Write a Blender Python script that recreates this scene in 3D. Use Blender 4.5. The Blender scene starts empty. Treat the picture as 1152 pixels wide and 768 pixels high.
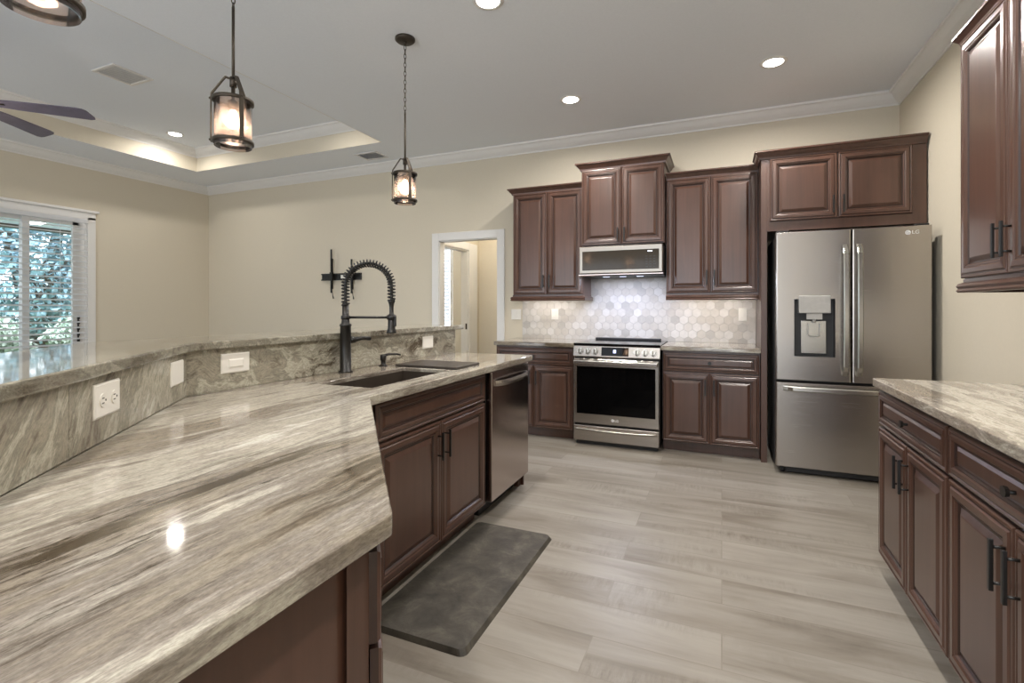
import bpy, bmesh, math, random
from mathutils import Vector, Matrix
random.seed(7)
S = bpy.context.scene
COL = S.collection
PI = math.pi

# ------------------------------------------------------------------ camera
TH = 0.402                                   # yaw to the left of +Y
cam_d = bpy.data.cameras.new('camera'); cam = bpy.data.objects.new('camera', cam_d); COL.objects.link(cam)
cam_d.sensor_width = 36.0; cam_d.lens = 36.0 * 555.0 / 1152.0
cam_d.shift_y = -(384.0 - 346.0) / 1152.0
cam_d.clip_start = 0.02
cam.location = (0, 0, 1.246); cam.rotation_euler = (PI / 2, 0, TH)
S.camera = cam

# ------------------------------------------------------------------ world, exposure
S.view_settings.view_transform = 'Standard'; S.view_settings.look = 'None'
S.view_settings.gamma = 1.0; S.view_settings.use_curve_mapping = False
S.view_settings.exposure = 0.42
try:
    S.cycles.use_denoising = True
    S.cycles.max_bounces = 10; S.cycles.diffuse_bounces = 5; S.cycles.glossy_bounces = 4
    S.cycles.transparent_max_bounces = 16; S.cycles.sample_clamp_indirect = 6.0
    S.cycles.caustics_reflective = False; S.cycles.caustics_refractive = False
except Exception: pass
W = bpy.data.worlds.new('sky'); S.world = W; W.use_nodes = True
bg = W.node_tree.nodes['Background']
bg.inputs[0].default_value = (0.86, 0.92, 1.0, 1); bg.inputs[1].default_value = 3.7

DOWNLIGHT_W = 17.0
PENDANT_W = 2.4
WARM = (1.0, 0.86, 0.70); NEUTRAL = (1.0, 0.945, 0.88); COOL = (0.72, 0.78, 1.0)

def lamp(name, kind, loc, energy, color, size=None, size_y=None, rot=(0, 0, 0), spread=None):
    d = bpy.data.lights.new(name, kind); d.energy = energy; d.color = color
    if kind == 'AREA':
        d.shape = 'RECTANGLE' if size_y else 'DISK'; d.size = size
        if size_y: d.size_y = size_y
        if spread: d.spread = spread
    elif size: d.shadow_soft_size = size
    o = bpy.data.objects.new(name, d); COL.objects.link(o); o.location = loc; o.rotation_euler = rot
    return o
# sky light through the sliding door and an opening added behind to fill the room
for nm, p, w, h, ro in (('rear_fill_portal', (-2.35, -3.66, 1.225), 5.7, 2.45, (-PI / 2, 0, PI)), ('daylight_slider', (-7.21, 2.34, 1.165), 2.33, 2.38, (0, -PI / 2, 0))):
    q = lamp(nm, 'AREA', p, 1, (1, 1, 1), w, h, ro)
    try: q.data.cycles.is_portal = True     # only guides the sky light in by the opening
    except Exception: q.data.energy = 0
lamp('microwave_lamp', 'AREA', (-0.87, 4.635, 1.538), 7.5, COOL, 0.5, 0.06)
lamp('hall_lamp', 'POINT', (-2.5, 5.7, 2.5), 13, (1, .92, .80), 0.1)
lamp('side_room_lamp', 'POINT', (-4.1, 6.2, 2.6), 18, (1, .92, .80), 0.1)

sun = lamp('sun', 'SUN', (6, -4, 12), 8.0, (0.72, 0.87, 1.0), rot=(math.radians(18), math.radians(48), 0)); sun.data.angle = math.radians(2)

# ------------------------------------------------------------------ material helpers
def mat(name):
    m = bpy.data.materials.new(name); m.use_nodes = True
    return m, m.node_tree, m.node_tree.nodes['Principled BSDF']
def N(nt, kind, **kw):
    n = nt.nodes.new(kind)
    for k, v in kw.items():
        if k in n.inputs: n.inputs[k].default_value = v
        else: setattr(n, k, v)
    return n
def L(nt, a, b): nt.links.new(a, b)
def coords(nt, scale=(1, 1, 1), rot=(0, 0, 0), loc=(0, 0, 0)):
    tc = N(nt, 'ShaderNodeTexCoord'); mp = N(nt, 'ShaderNodeMapping')
    mp.inputs['Scale'].default_value = scale; mp.inputs['Rotation'].default_value = rot; mp.inputs['Location'].default_value = loc
    L(nt, tc.outputs['Object'], mp.inputs['Vector']); return mp.outputs['Vector']
def ramp(nt, fac, stops):
    r = N(nt, 'ShaderNodeValToRGB'); e = r.color_ramp.elements
    while len(e) < len(stops): e.new(0.5)
    for el, (p, c) in zip(e, stops): el.position = p; el.color = (*c, 1)
    L(nt, fac, r.inputs['Fac']); return r.outputs['Color']
def mixc(nt, fac, a, b, blend='MIX'):
    m = N(nt, 'ShaderNodeMix', data_type='RGBA', blend_type=blend)
    if isinstance(fac, (int, float)): m.inputs['Factor'].default_value = fac
    else: L(nt, fac, m.inputs['Factor'])
    for s, v in ((6, a), (7, b)):
        if isinstance(v, tuple): m.inputs[s].default_value = (*v, 1)
        else: L(nt, v, m.inputs[s])
    return m.outputs[2]
def noise(nt, vec, scale, detail=6, rough=0.6, dist=0.0):
    n = N(nt, 'ShaderNodeTexNoise'); n.inputs['Scale'].default_value = scale; n.inputs['Detail'].default_value = detail
    n.inputs['Roughness'].default_value = rough; n.inputs['Distortion'].default_value = dist
    L(nt, vec, n.inputs['Vector']); return n.outputs['Fac']
def bump(nt, b, h, strength, dist=0.002):
    n = N(nt, 'ShaderNodeBump'); n.inputs['Strength'].default_value = strength; n.inputs['Distance'].default_value = dist
    L(nt, h, n.inputs['Height']); L(nt, n.outputs['Normal'], b.inputs['Normal'])
def plain(name, col, rough=0.5, metal=0.0, var=0.06, scale=30, coat=0.0, bstr=0.0, spec=None):
    m, nt, b = mat(name)
    v = coords(nt); f = noise(nt, v, scale)
    c = ramp(nt, f, [(0.3, tuple(x * (1 - var) for x in col)), (0.7, tuple(min(1, x * (1 + var)) for x in col))])
    L(nt, c, b.inputs['Base Color']); b.inputs['Roughness'].default_value = rough; b.inputs['Metallic'].default_value = metal
    b.inputs['Coat Weight'].default_value = coat
    if spec is not None: b.inputs['Specular IOR Level'].default_value = spec
    if bstr: bump(nt, b, f, bstr)
    return m
def emitter(name, col, strength):
    m, nt, b = mat(name)
    b.inputs['Base Color'].default_value = (*col, 1); b.inputs['Emission Color'].default_value = (*col, 1)
    b.inputs['Emission Strength'].default_value = strength
    return m
def glassy(name, tint=(1, 1, 1), base=0.05, rough=0.02, seeded=False):
    m, nt, b = mat(name); nt.nodes.remove(b)
    out = nt.nodes['Material Output']
    tr = N(nt, 'ShaderNodeBsdfTransparent'); tr.inputs[0].default_value = (*tint, 1)
    gl = N(nt, 'ShaderNodeBsdfGlossy'); gl.inputs['Roughness'].default_value = rough
    fr = N(nt, 'ShaderNodeFresnel'); fr.inputs['IOR'].default_value = 1.45
    if seeded:
        v = coords(nt); n = N(nt, 'ShaderNodeBump'); n.inputs['Strength'].default_value = 0.10; n.inputs['Distance'].default_value = 0.002
        L(nt, noise(nt, v, 60, 2), n.inputs['Height']); L(nt, n.outputs['Normal'], gl.inputs['Normal'])
    ad = N(nt, 'ShaderNodeMath', operation='ADD'); ad.inputs[1].default_value = base; L(nt, fr.outputs[0], ad.inputs[0])
    if seeded:
        df = N(nt, 'ShaderNodeBsdfTranslucent'); df.inputs[0].default_value = (1, .92, .90, 1); d2 = N(nt, 'ShaderNodeMixShader'); d2.inputs[0].default_value = 0.2
        L(nt, tr.outputs[0], d2.inputs[1]); L(nt, df.outputs[0], d2.inputs[2]); tr = d2
    mx = N(nt, 'ShaderNodeMixShader'); L(nt, ad.outputs[0], mx.inputs[0]); L(nt, tr.outputs[0], mx.inputs[1]); L(nt, gl.outputs[0], mx.inputs[2])
    L(nt, mx.outputs[0], out.inputs['Surface']); return m
def wood(name, dark, light, rough=0.3, zs=1.2, across=28):
    m, nt, b = mat(name)
    v = coords(nt, (across, across, zs)); f = noise(nt, v, 1.0, 8, 0.65, 0.6)
    v2 = coords(nt, (1.3, 1.3, 0.7)); f2 = noise(nt, v2, 2.0, 3)
    c = ramp(nt, f, [(0.25, dark), (0.75, light)])
    c = mixc(nt, 0.35, c, ramp(nt, f2, [(0.35, tuple(x * 0.8 for x in dark)), (0.7, tuple(x * 1.15 for x in light))]))
    L(nt, c, b.inputs['Base Color']); b.inputs['Roughness'].default_value = rough
    b.inputs['Coat Weight'].default_value = 0.3; b.inputs['Coat Roughness'].default_value = 0.2
    return m
def granite(name, rot=(0, 0, 0), pre=(0, 0, 0), along=1, tone=1.0, warp=0.10, wscale=1.5, f1=3.4, f2=13.0, k1=0.10, k2=0.13, bands=None, veins=0.35, rough=0.07):
    """polished granite whose streaks run along one axis of the rotated object space"""
    m, nt, b = mat(name)
    tc = N(nt, 'ShaderNodeTexCoord')
    pr = N(nt, 'ShaderNodeMapping'); pr.inputs['Rotation'].default_value = pre; L(nt, tc.outputs['Object'], pr.inputs['Vector'])
    rt = N(nt, 'ShaderNodeMapping'); rt.inputs['Rotation'].default_value = rot; L(nt, pr.outputs[0], rt.inputs['Vector'])
    wn = N(nt, 'ShaderNodeTexNoise'); wn.inputs['Scale'].default_value = wscale; wn.inputs['Detail'].default_value = 4
    L(nt, rt.outputs[0], wn.inputs['Vector'])
    sub = N(nt, 'ShaderNodeVectorMath', operation='SUBTRACT'); sub.inputs[1].default_value = (0.5, 0.5, 0.5); L(nt, wn.outputs['Color'], sub.inputs[0])
    scl = N(nt, 'ShaderNodeVectorMath', operation='SCALE'); scl.inputs['Scale'].default_value = warp; L(nt, sub.outputs[0], scl.inputs[0])
    add = N(nt, 'ShaderNodeVectorMath', operation='ADD'); L(nt, rt.outputs[0], add.inputs[0]); L(nt, scl.outputs[0], add.inputs[1])
    def layer(f, k, detail, rough_, off):
        st = N(nt, 'ShaderNodeMapping'); sc = [f, f, f]; sc[along] = f * k; st.inputs['Scale'].default_value = sc; st.inputs['Location'].default_value = (off, off * .7, off * .3)
        L(nt, add.outputs[0], st.inputs['Vector']); return noise(nt, st.outputs[0], 1.0, detail, rough_)
    def contrast(f, lo, hi):
        mr = N(nt, 'ShaderNodeMapRange'); mr.inputs['From Min'].default_value = lo; mr.inputs['From Max'].default_value = hi; mr.clamp = True
        L(nt, f, mr.inputs['Value']); return mr.outputs[0]
    A = contrast(layer(f1, k1, 3, .5, 0.0), .34, .66); B = contrast(layer(f2, k2, 7, .68, 3.1), .33, .67); C_ = contrast(layer(f2 * 5, .10, 5, .7, 7.7), .28, .72)
    def lin(x, w, y=None):
        mm = N(nt, 'ShaderNodeMath', operation='MULTIPLY_ADD'); mm.inputs[1].default_value = w; L(nt, x, mm.inputs[0])
        if y is not None: L(nt, y, mm.inputs[2])
        else: mm.inputs[2].default_value = 0.0
        return mm.outputs[0]
    f = lin(A, .42, lin(B, .42, lin(C_, .16)))
    t = tone
    bands = bands or [(0.12, (0.075, 0.058, 0.040)), (0.24, (0.18, 0.145, 0.105)), (0.35, (0.34, 0.30, 0.24)), (0.43, (0.245, 0.21, 0.175)), (0.52, (0.36, 0.325, 0.28)), (0.60, (0.56, 0.53, 0.45)), (0.70, (0.40, 0.36, 0.31)), (0.82, (0.70, 0.675, 0.60))]
    c = ramp(nt, f, [(p, tuple(x * t for x in q)) for p, q in bands])
    # thin dark mineral streaks
    v = contrast(layer(f2 * .9, k2 * .7, 9, .80, 11.3), .50, .58)
    v2 = contrast(layer(f1 * .9, .35, 3, .5, 19.0), .50, .62)
    vm = N(nt, 'ShaderNodeMath', operation='MULTIPLY'); L(nt, v, vm.inputs[0]); L(nt, v2, vm.inputs[1])
    vs = N(nt, 'ShaderNodeMath', operation='MULTIPLY'); vs.inputs[1].default_value = veins * 2; vs.use_clamp = True; L(nt, vm.outputs[0], vs.inputs[0])
    c = mixc(nt, vs.outputs[0], c, (0.085 * t, 0.066 * t, 0.045 * t))
    sp = layer(210, .35, 3, .8, 1.3)
    c = mixc(nt, 0.32, c, ramp(nt, sp, [(0.36, (0.20, 0.19, 0.17)), (0.5, (0.5, 0.5, 0.5)), (0.64, (0.78, 0.77, 0.74))]), 'OVERLAY')
    L(nt, c, b.inputs['Base Color']); b.inputs['Roughness'].default_value = rough
    return m
def steel(name, col, rough=0.28, axis=2, metal=1.0):
    m, nt, b = mat(name)
    sc = [3.0, 3.0, 3.0]; sc[axis] = 900.0
    f = noise(nt, coords(nt, tuple(sc)), 1.0, 3)
    c = ramp(nt, f, [(0.3, tuple(x * 0.975 for x in col)), (0.7, col)])
    L(nt, c, b.inputs['Base Color']); b.inputs['Metallic'].default_value = metal
    r = N(nt, 'ShaderNodeMapRange'); r.inputs['To Min'].default_value = rough * 0.96; r.inputs['To Max'].default_value = rough * 1.04
    L(nt, f, r.inputs['Value']); L(nt, r.outputs[0], b.inputs['Roughness'])
    return m

M = {}
M['wall'] = plain('cream_wall_paint', (0.66, 0.60, 0.485), 0.75, var=0.015, scale=60, bstr=0.04)
M['ceiling'] = plain('white_ceiling_paint', (0.81, 0.85, 0.91), 0.9, var=0.02, scale=90, bstr=0.1)
M['trim'] = plain('white_trim_paint', (0.78, 0.77, 0.75), 0.4, var=0.01)
M['wood'] = wood('cherry_stained_wood', (0.056, 0.0265, 0.0178), (0.104, 0.0510, 0.0350))
M['glaze'] = wood('dark_glazed_wood_groove', (0.022, 0.0095, 0.0065), (0.040, 0.018, 0.0125), 0.35)
DOOR = [M['wood'], M['glaze']]
M['woodh'] = M['wood']
M['gran'] = granite('streaked_granite', tone=.80, veins=.6)
M['gran_back'] = granite('streaked_granite_along_wall', (0, 0, PI / 2), tone=.86)
CLOUD = [(0.10, (0.05, 0.040, 0.030)), (0.24, (0.16, 0.14, 0.11)), (0.36, (0.30, 0.275, 0.22)), (0.46, (0.22, 0.205, 0.165)), (0.56, (0.43, 0.41, 0.335)), (0.66, (0.29, 0.27, 0.22)), (0.80, (0.56, 0.54, 0.46))]
M['splash_cloud'] = granite('clouded_granite', tone=1.08, warp=.42, wscale=2.2, f1=5.0, f2=11.0, k1=.55, k2=.35, bands=CLOUD, veins=.5, rough=.12)
M['splash_diag'] = granite('slanted_vein_granite', rot=(0, math.radians(-52), 0), pre=(0, 0, math.radians(49.1)), along=0, tone=1.02, warp=.16, wscale=2.5, f1=6.0, f2=17.0, k1=.28, k2=.22, bands=CLOUD, veins=.4, rough=.12)
M['gran_light'] = granite('pale_streaked_granite', tone=1.12, f1=2.8, warp=.22)
M['bar'] = granite('bar_granite', rot=(0, 0, .5), along=0, tone=.80, warp=.25, wscale=2.0, f1=5.0, f2=14.0, k1=.4, k2=.3, bands=CLOUD, veins=.35, rough=.05)
M['steel'] = steel('brushed_stainless', (0.43, 0.40, 0.37), 0.27, 2)
M['steel_d'] = steel('brushed_stainless_dim', (0.36, 0.335, 0.30), 0.36, 2)
M['steel_h'] = steel('brushed_stainless_bright', (0.52, 0.505, 0.47), 0.27, 0)
M['blacksteel'] = steel('black_stainless', (0.50, 0.43, 0.40), 0.20, 0)
M['black'] = plain('matte_black_metal', (0.0085, 0.0075, 0.0065), 0.36, 0.0)
M['bronze'] = plain('dark_bronze', (0.060, 0.049, 0.038), 0.45, 0.7)
M['sinkm'] = plain('brown_composite_sink', (0.058, 0.046, 0.036), 0.35, 0.2)
M['blackglass'] = plain('black_glass', (0.004, 0.004, 0.005), 0.05, 0, spec=0.35)
M['ovenglass'] = plain('oven_door_glass', (0.0025, 0.0025, 0.0027), 0.06, 0, spec=0.10)
M['greyglass'] = plain('smoked_glass', (0.045, 0.038, 0.030), 0.09, 0, spec=0.2)
M['darkplastic'] = plain('dark_plastic', (0.02, 0.02, 0.021), 0.5)
M['greyplastic'] = plain('grey_plastic', (0.42, 0.41, 0.39), 0.4)
M['white'] = plain('white_plastic', (0.80, 0.78, 0.73), 0.35, var=0.01)
M['slot'] = plain('slot_dark', (0.05, 0.045, 0.04), 0.6)
M['glass'] = glassy('clear_pane_glass', (0.95, 0.97, 0.98), 0.02)
M['seeded'] = glassy('seeded_glass', (1.0, 0.90, 0.84), 0.04, 0.05, True)
M['bulb'] = emitter('warm_bulb', (1.0, 0.78, 0.58), 16.0)
M['lens'] = emitter('downlight_lens', (1.0, 0.95, 0.88), 14.0)
M['display'] = emitter('blue_display', (0.55, 0.62, 1.0), 2.5)
M['led'] = emitter('cool_led', (0.75, 0.82, 1.0), 1.6)
M['fanblade'] = plain('fan_blade_violet_cast', (0.135, 0.115, 0.165), 0.45, var=0.15, scale=8)  # violet cast of the light is put into the blade colour
M['slate'] = plain('slate_board', (0.045, 0.036, 0.030), 0.4)
M['blind'] = plain('white_blind', (0.82, 0.83, 0.84), 0.5, var=0.01)
def blind_mat():
    m, nt, b = mat('translucent_white_blind'); b.inputs['Base Color'].default_value = (.84, .85, .86, 1); b.inputs['Roughness'].default_value = .5
    tl = N(nt, 'ShaderNodeBsdfTranslucent'); tl.inputs[0].default_value = (.85, .87, .9, 1); mx = N(nt, 'ShaderNodeMixShader'); mx.inputs[0].default_value = .45
    L(nt, b.outputs[0], mx.inputs[1]); L(nt, tl.outputs[0], mx.inputs[2]); L(nt, mx.outputs[0], nt.nodes['Material Output'].inputs['Surface']); return m
M['blind'] = blind_mat()
M['vent'] = plain('grey_vent_metal', (0.68, 0.68, 0.68), 0.5)
M['concrete'] = plain('patio_concrete', (0.22, 0.24, 0.26), 0.8, var=0.15, scale=4)
M['lawn'] = plain('lawn_grass', (0.09, 0.17, 0.05), 0.9, var=0.5, scale=14)
M['bark'] = plain('bark', (0.10, 0.07, 0.05), 0.9, var=0.3, scale=12)
M['leaf'] = plain('leaf_green', (0.22, 0.38, 0.32), 0.6, var=0.5, scale=3)
def leaf_mat(name, c0, c1):
    m, nt, b = mat(name); f = noise(nt, coords(nt), 2.5, 4); c = ramp(nt, f, [(0.35, c0), (0.65, c1)]); L(nt, c, b.inputs['Base Color']); b.inputs['Roughness'].default_value = .6
    tl = N(nt, 'ShaderNodeBsdfTranslucent'); L(nt, c, tl.inputs[0]); mx = N(nt, 'ShaderNodeMixShader'); mx.inputs[0].default_value = .45
    L(nt, b.outputs[0], mx.inputs[1]); L(nt, tl.outputs[0], mx.inputs[2]); L(nt, mx.outputs[0], nt.nodes['Material Output'].inputs['Surface']); return m
M['leaf'] = leaf_mat('blue_cast_leaf', (.20, .34, .33), (.46, .58, .66))  # leaf colour carries the blue cast and haze of the daylight
M['leaf2'] = plain('pale_flowering_shrub', (0.45, 0.52, 0.42), 0.7, var=0.4, scale=6)
M['grout'] = plain('pale_grout', (0.49, 0.465, 0.435), 0.8)
TILES = [plain('stone_hexagon_%s' % n, c, 0.35, var=0.06, scale=25) for n, c in (('pale', (0.56, 0.53, 0.49)), ('cream', (0.51, 0.475, 0.43)), ('grey', (0.44, 0.415, 0.385)), ('white', (0.61, 0.585, 0.555)))]
def mat_mat():
    m, nt, b = mat('marbled_rubber_mat')
    v = coords(nt); f = noise(nt, v, 9, 8, 0.7, 0.5); f2 = noise(nt, v, 55, 4)
    c = ramp(nt, f, [(0.3, (0.026, 0.023, 0.018)), (0.52, (0.060, 0.053, 0.042)), (0.72, (0.12, 0.108, 0.086))])
    L(nt, c, b.inputs['Base Color']); b.inputs['Roughness'].default_value = 0.5; bump(nt, b, f2, 0.3, 0.003)
    return m
M['mat'] = mat_mat()
def floor_mat():
    m, nt, b = mat('whitewashed_plank_floor')
    tc = N(nt, 'ShaderNodeTexCoord')
    br = N(nt, 'ShaderNodeTexBrick'); br.offset = 0.37; br.offset_frequency = 2
    L(nt, tc.outputs['Object'], br.inputs['Vector'])
    br.inputs['Color1'].default_value = (0.0, 0.0, 0.0, 1); br.inputs['Color2'].default_value = (1, 1, 1, 1); br.inputs['Mortar'].default_value = (0.5, 0.5, 0.5, 1)
    br.inputs['Scale'].default_value = 1.0; br.inputs['Mortar Size'].default_value = 0.0022; br.inputs['Mortar Smooth'].default_value = 0.0
    br.inputs['Brick Width'].default_value = 1.22; br.inputs['Row Height'].default_value = 0.205; br.inputs['Bias'].default_value = 0.0
    # every plank its own shift of the grain
    sep = N(nt, 'ShaderNodeCombineXYZ'); ml = N(nt, 'ShaderNodeMath', operation='MULTIPLY'); ml.inputs[1].default_value = 37.0
    L(nt, br.outputs['Color'], ml.inputs[0]); L(nt, ml.outputs[0], sep.inputs[0]); L(nt, ml.outputs[0], sep.inputs[2])
    ad = N(nt, 'ShaderNodeVectorMath', operation='ADD'); L(nt, tc.outputs['Object'], ad.inputs[0]); L(nt, sep.outputs[0], ad.inputs[1])
    def lay(sx, sy, d, rg, ds=0.0):
        q = N(nt, 'ShaderNodeMapping'); q.inputs['Scale'].default_value = (sx, sy, 1.0); L(nt, ad.outputs[0], q.inputs['Vector']); return noise(nt, q.outputs[0], 1.0, d, rg, ds)
    c = ramp(nt, lay(0.9, 5.5, 6, .58, .7), [(0.30, (0.110, 0.088, 0.066)), (0.40, (0.189, 0.165, 0.133)), (0.50, (0.264, 0.239, 0.204)), (0.62, (0.330, 0.306, 0.268))])
    c = mixc(nt, 0.26, c, ramp(nt, lay(2.2, 42, 5, .7, .3), [(0.28, (0.137, 0.114, 0.090)), (0.5, (0.254, 0.230, 0.196)), (0.7, (0.316, 0.292, 0.258))]))
    f2 = lay(46, 7, 4, .75)
    wear = lay(1.6, 5.0, 3, .5)
    wm = N(nt, 'ShaderNodeMapRange'); wm.inputs['From Min'].default_value = .52; wm.inputs['From Max'].default_value = .70; wm.inputs['To Max'].default_value = .55; L(nt, wear, wm.inputs['Value'])
    c = mixc(nt, wm.outputs[0], c, ramp(nt, f2, [(0.34, (0.117, 0.096, 0.072)), (0.5, (0.233, 0.209, 0.175)), (0.66, (0.309, 0.289, 0.254))]))
    c = mixc(nt, 0.20, c, ramp(nt, br.outputs['Color'], [(0.0, (0.165, 0.144, 0.117)), (1.0, (0.323, 0.302, 0.268))]))
    fm = N(nt, 'ShaderNodeMath', operation='MULTIPLY'); fm.inputs[1].default_value = .6; L(nt, br.outputs['Fac'], fm.inputs[0])
    c = mixc(nt, fm.outputs[0], c, (0.19, 0.165, 0.135))
    L(nt, c, b.inputs['Base Color']); b.inputs['Roughness'].default_value = 0.36
    bump(nt, b, f2, 0.06)
    return m
M['floor'] = floor_mat()

# ------------------------------------------------------------------ mesh helpers
class MB:
    """Collects shapes and links them as ONE mesh object."""
    def __init__(s): s.bm = bmesh.new(); s.mi = 0
    def face(s, pts):
        f = s.bm.faces.new([s.bm.verts.new(p) for p in pts]); f.material_index = s.mi; return f
    def box(s, x0, y0, z0, x1, y1, z1, bev=0.0, seg=2):
        t = bmesh.new()
        bmesh.ops.create_cube(t, size=1.0)
        bmesh.ops.scale(t, vec=(abs(x1 - x0), abs(y1 - y0), abs(z1 - z0)), verts=t.verts)
        bmesh.ops.translate(t, vec=((x0 + x1) / 2, (y0 + y1) / 2, (z0 + z1) / 2), verts=t.verts)
        if bev: bmesh.ops.bevel(t, geom=t.edges[:], offset=bev, segments=seg, affect='EDGES', profile=0.5)
        s.merge(t); return s
    def merge(s, t, mtx=None):
        vm = {}
        for v in t.verts: vm[v] = s.bm.verts.new(mtx @ v.co if mtx else v.co)
        for f in t.faces:
            try:
                g = s.bm.faces.new([vm[v] for v in f.verts]); g.material_index = s.mi; g.smooth = f.smooth
            except ValueError: pass
        t.free()
    def cyl(s, p0, p1, r0, r1=None, n=20, smooth=True):
        r1 = r0 if r1 is None else r1
        p0 = Vector(p0); p1 = Vector(p1); d = p1 - p0
        t = bmesh.new(); bmesh.ops.create_cone(t, cap_ends=True, segments=n, radius1=r0, radius2=max(r1, 1e-5), depth=d.length)
        for f in t.faces: f.smooth = smooth and len(f.verts) == 4
        q = Vector((0, 0, 1)).rotation_difference(d.normalized()).to_matrix().to_4x4()
        s.merge(t, Matrix.Translation((p0 + p1) / 2) @ q); return s
    def sphere(s, c, r, sc=(1, 1, 1), u=20, v=12):
        t = bmesh.new(); bmesh.ops.create_uvsphere(t, u_segments=u, v_segments=v, radius=r)
        for f in t.faces: f.smooth = True
        s.merge(t, Matrix.Translation(c) @ Matrix.Diagonal((*sc, 1))); return s
    def tube(s, pts, r, n=8, closed=False):
        pts = [Vector(p) for p in pts]; m = len(pts); rr = r if isinstance(r, (list, tuple)) else [r] * m
        up = None; rings = []
        for i, p in enumerate(pts):
            a = pts[(i - 1) % m] if (closed or i > 0) else p; b = pts[(i + 1) % m] if (closed or i < m - 1) else p
            d = (b - a).normalized()
            if up is None:
                up = Vector((0, 0, 1)) if abs(d.z) < 0.9 else Vector((1, 0, 0))
            e = (up - d * up.dot(d)).normalized(); up = e; g = d.cross(e)
            rings.append([s.bm.verts.new(p + (e * math.cos(2 * PI * k / n) + g * math.sin(2 * PI * k / n)) * rr[i]) for k in range(n)])
        for i in range(m if closed else m - 1):
            A = rings[i]; B = rings[(i + 1) % m]
            for k in range(n):
                f = s.bm.faces.new((A[k], A[(k + 1) % n], B[(k + 1) % n], B[k])); f.smooth = True; f.material_index = s.mi
        if not closed:
            for R in (rings[0], rings[-1]):
                try: s.bm.faces.new(R).material_index = s.mi
                except ValueError: pass
        return s
    def lathe(s, prof, c=(0, 0, 0), n=28, smooth=True):
        rings = []
        for r, z in prof:
            rings.append([s.bm.verts.new((c[0] + r * math.cos(2 * PI * k / n), c[1] + r * math.sin(2 * PI * k / n), c[2] + z)) for k in range(n)])
        for A, B in zip(rings, rings[1:]):
            for k in range(n):
                f = s.bm.faces.new((A[k], A[(k + 1) % n], B[(k + 1) % n], B[k])); f.smooth = smooth; f.material_index = s.mi
        return s
    def prism(s, poly, z0, z1, bev=0.0):
        t = bmesh.new(); f = t.faces.new([t.verts.new((p[0], p[1], z0)) for p in poly])
        r = bmesh.ops.extrude_face_region(t, geom=[f]); bmesh.ops.translate(t, vec=(0, 0, z1 - z0), verts=[v for v in r['geom'] if isinstance(v, bmesh.types.BMVert)])
        if bev: bmesh.ops.bevel(t, geom=t.edges[:], offset=bev, segments=2, affect='EDGES')
        s.merge(t); return s
    def rings(s, steps, back=None, cap=True, dark=()):
        """Concentric rectangles (x0, z0, x1, z1, y) joined one to the next, seen from -y; the last is filled."""
        R = [[s.bm.verts.new((x0, y, z0)), s.bm.verts.new((x1, y, z0)), s.bm.verts.new((x1, y, z1)), s.bm.verts.new((x0, y, z1))] for x0, z0, x1, z1, y in steps]
        for i, (A, B) in enumerate(zip(R, R[1:])):
            for k in range(4):
                f = s.bm.faces.new((A[k], A[(k + 1) % 4], B[(k + 1) % 4], B[k])); f.material_index = 1 if i in dark else s.mi
        if cap: s.bm.faces.new(R[-1]).material_index = s.mi
        if back: s.bm.faces.new(R[0][::-1]).material_index = s.mi
        return s
    def sweep(s, path, prof, side=1, closed=False):
        """Moulding: profile (out, z) swept along an xy polyline with mitred corners; side=+1 offsets to the left of the path."""
        n = len(path); P = [Vector(p) for p in path]
        nor = []
        for i in range(n if closed else n - 1):
            d = (P[(i + 1) % n] - P[i]).normalized(); nor.append(Vector((-d.y, d.x)) * side)
        off = []
        for i in range(n):
            if closed: a, b = nor[i - 1], nor[i]
            else: a, b = nor[max(i - 1, 0)], nor[min(i, n - 2)]
            m = a + b; off.append(m / max(1e-6, m.dot(a)) if m.length > 1e-6 else a)
        cols = [[s.bm.verts.new((P[i].x + off[i].x * o, P[i].y + off[i].y * o, z)) for o, z in prof] for i in range(n)]
        for i in range(n if closed else n - 1):
            A, B = cols[i], cols[(i + 1) % n]
            for k in range(len(prof) - 1):
                s.bm.faces.new((A[k], B[k], B[k + 1], A[k + 1])).material_index = s.mi
        if not closed:
            for c in (cols[0], cols[-1]):
                try: s.bm.faces.new(c).material_index = s.mi
                except ValueError: pass
        return s
    def build(s, name, m, parent=None, recalc=True):
        if recalc: bmesh.ops.recalc_face_normals(s.bm, faces=s.bm.faces[:])
        me = bpy.data.meshes.new(name); s.bm.to_mesh(me); s.bm.free()
        for q in (m if isinstance(m, list) else [m]): me.materials.append(q)
        o = bpy.data.objects.new(name, me); COL.objects.link(o)
        if parent: o.parent = parent
        return o
def thing(name, label, cat, loc=(0, 0, 0), rz=0.0, group=None):
    o = bpy.data.objects.new(name, None); COL.objects.link(o); o.location = loc; o.rotation_euler = (0, 0, rz); o.empty_display_size = 0.1
    return tag(o, label, cat, group)
def tag(o, label, cat, group=None):
    o['label'] = label; o['category'] = cat
    if group: o['group'] = group
    return o
def struct(o, label=None):
    o['kind'] = 'structure'
    if label: o['label'] = label
    return o
def dup(root, loc, rz=None, label=None):
    r = root.copy(); COL.objects.link(r); r.location = loc
    if rz is not None: r.rotation_euler = (0, 0, rz)
    if label: r['label'] = label
    for ch in list(root.children):
        c = ch.copy(); COL.objects.link(c); c.parent = r
        for g in list(ch.children):
            d = g.copy(); COL.objects.link(d); d.parent = c
    return r
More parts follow.
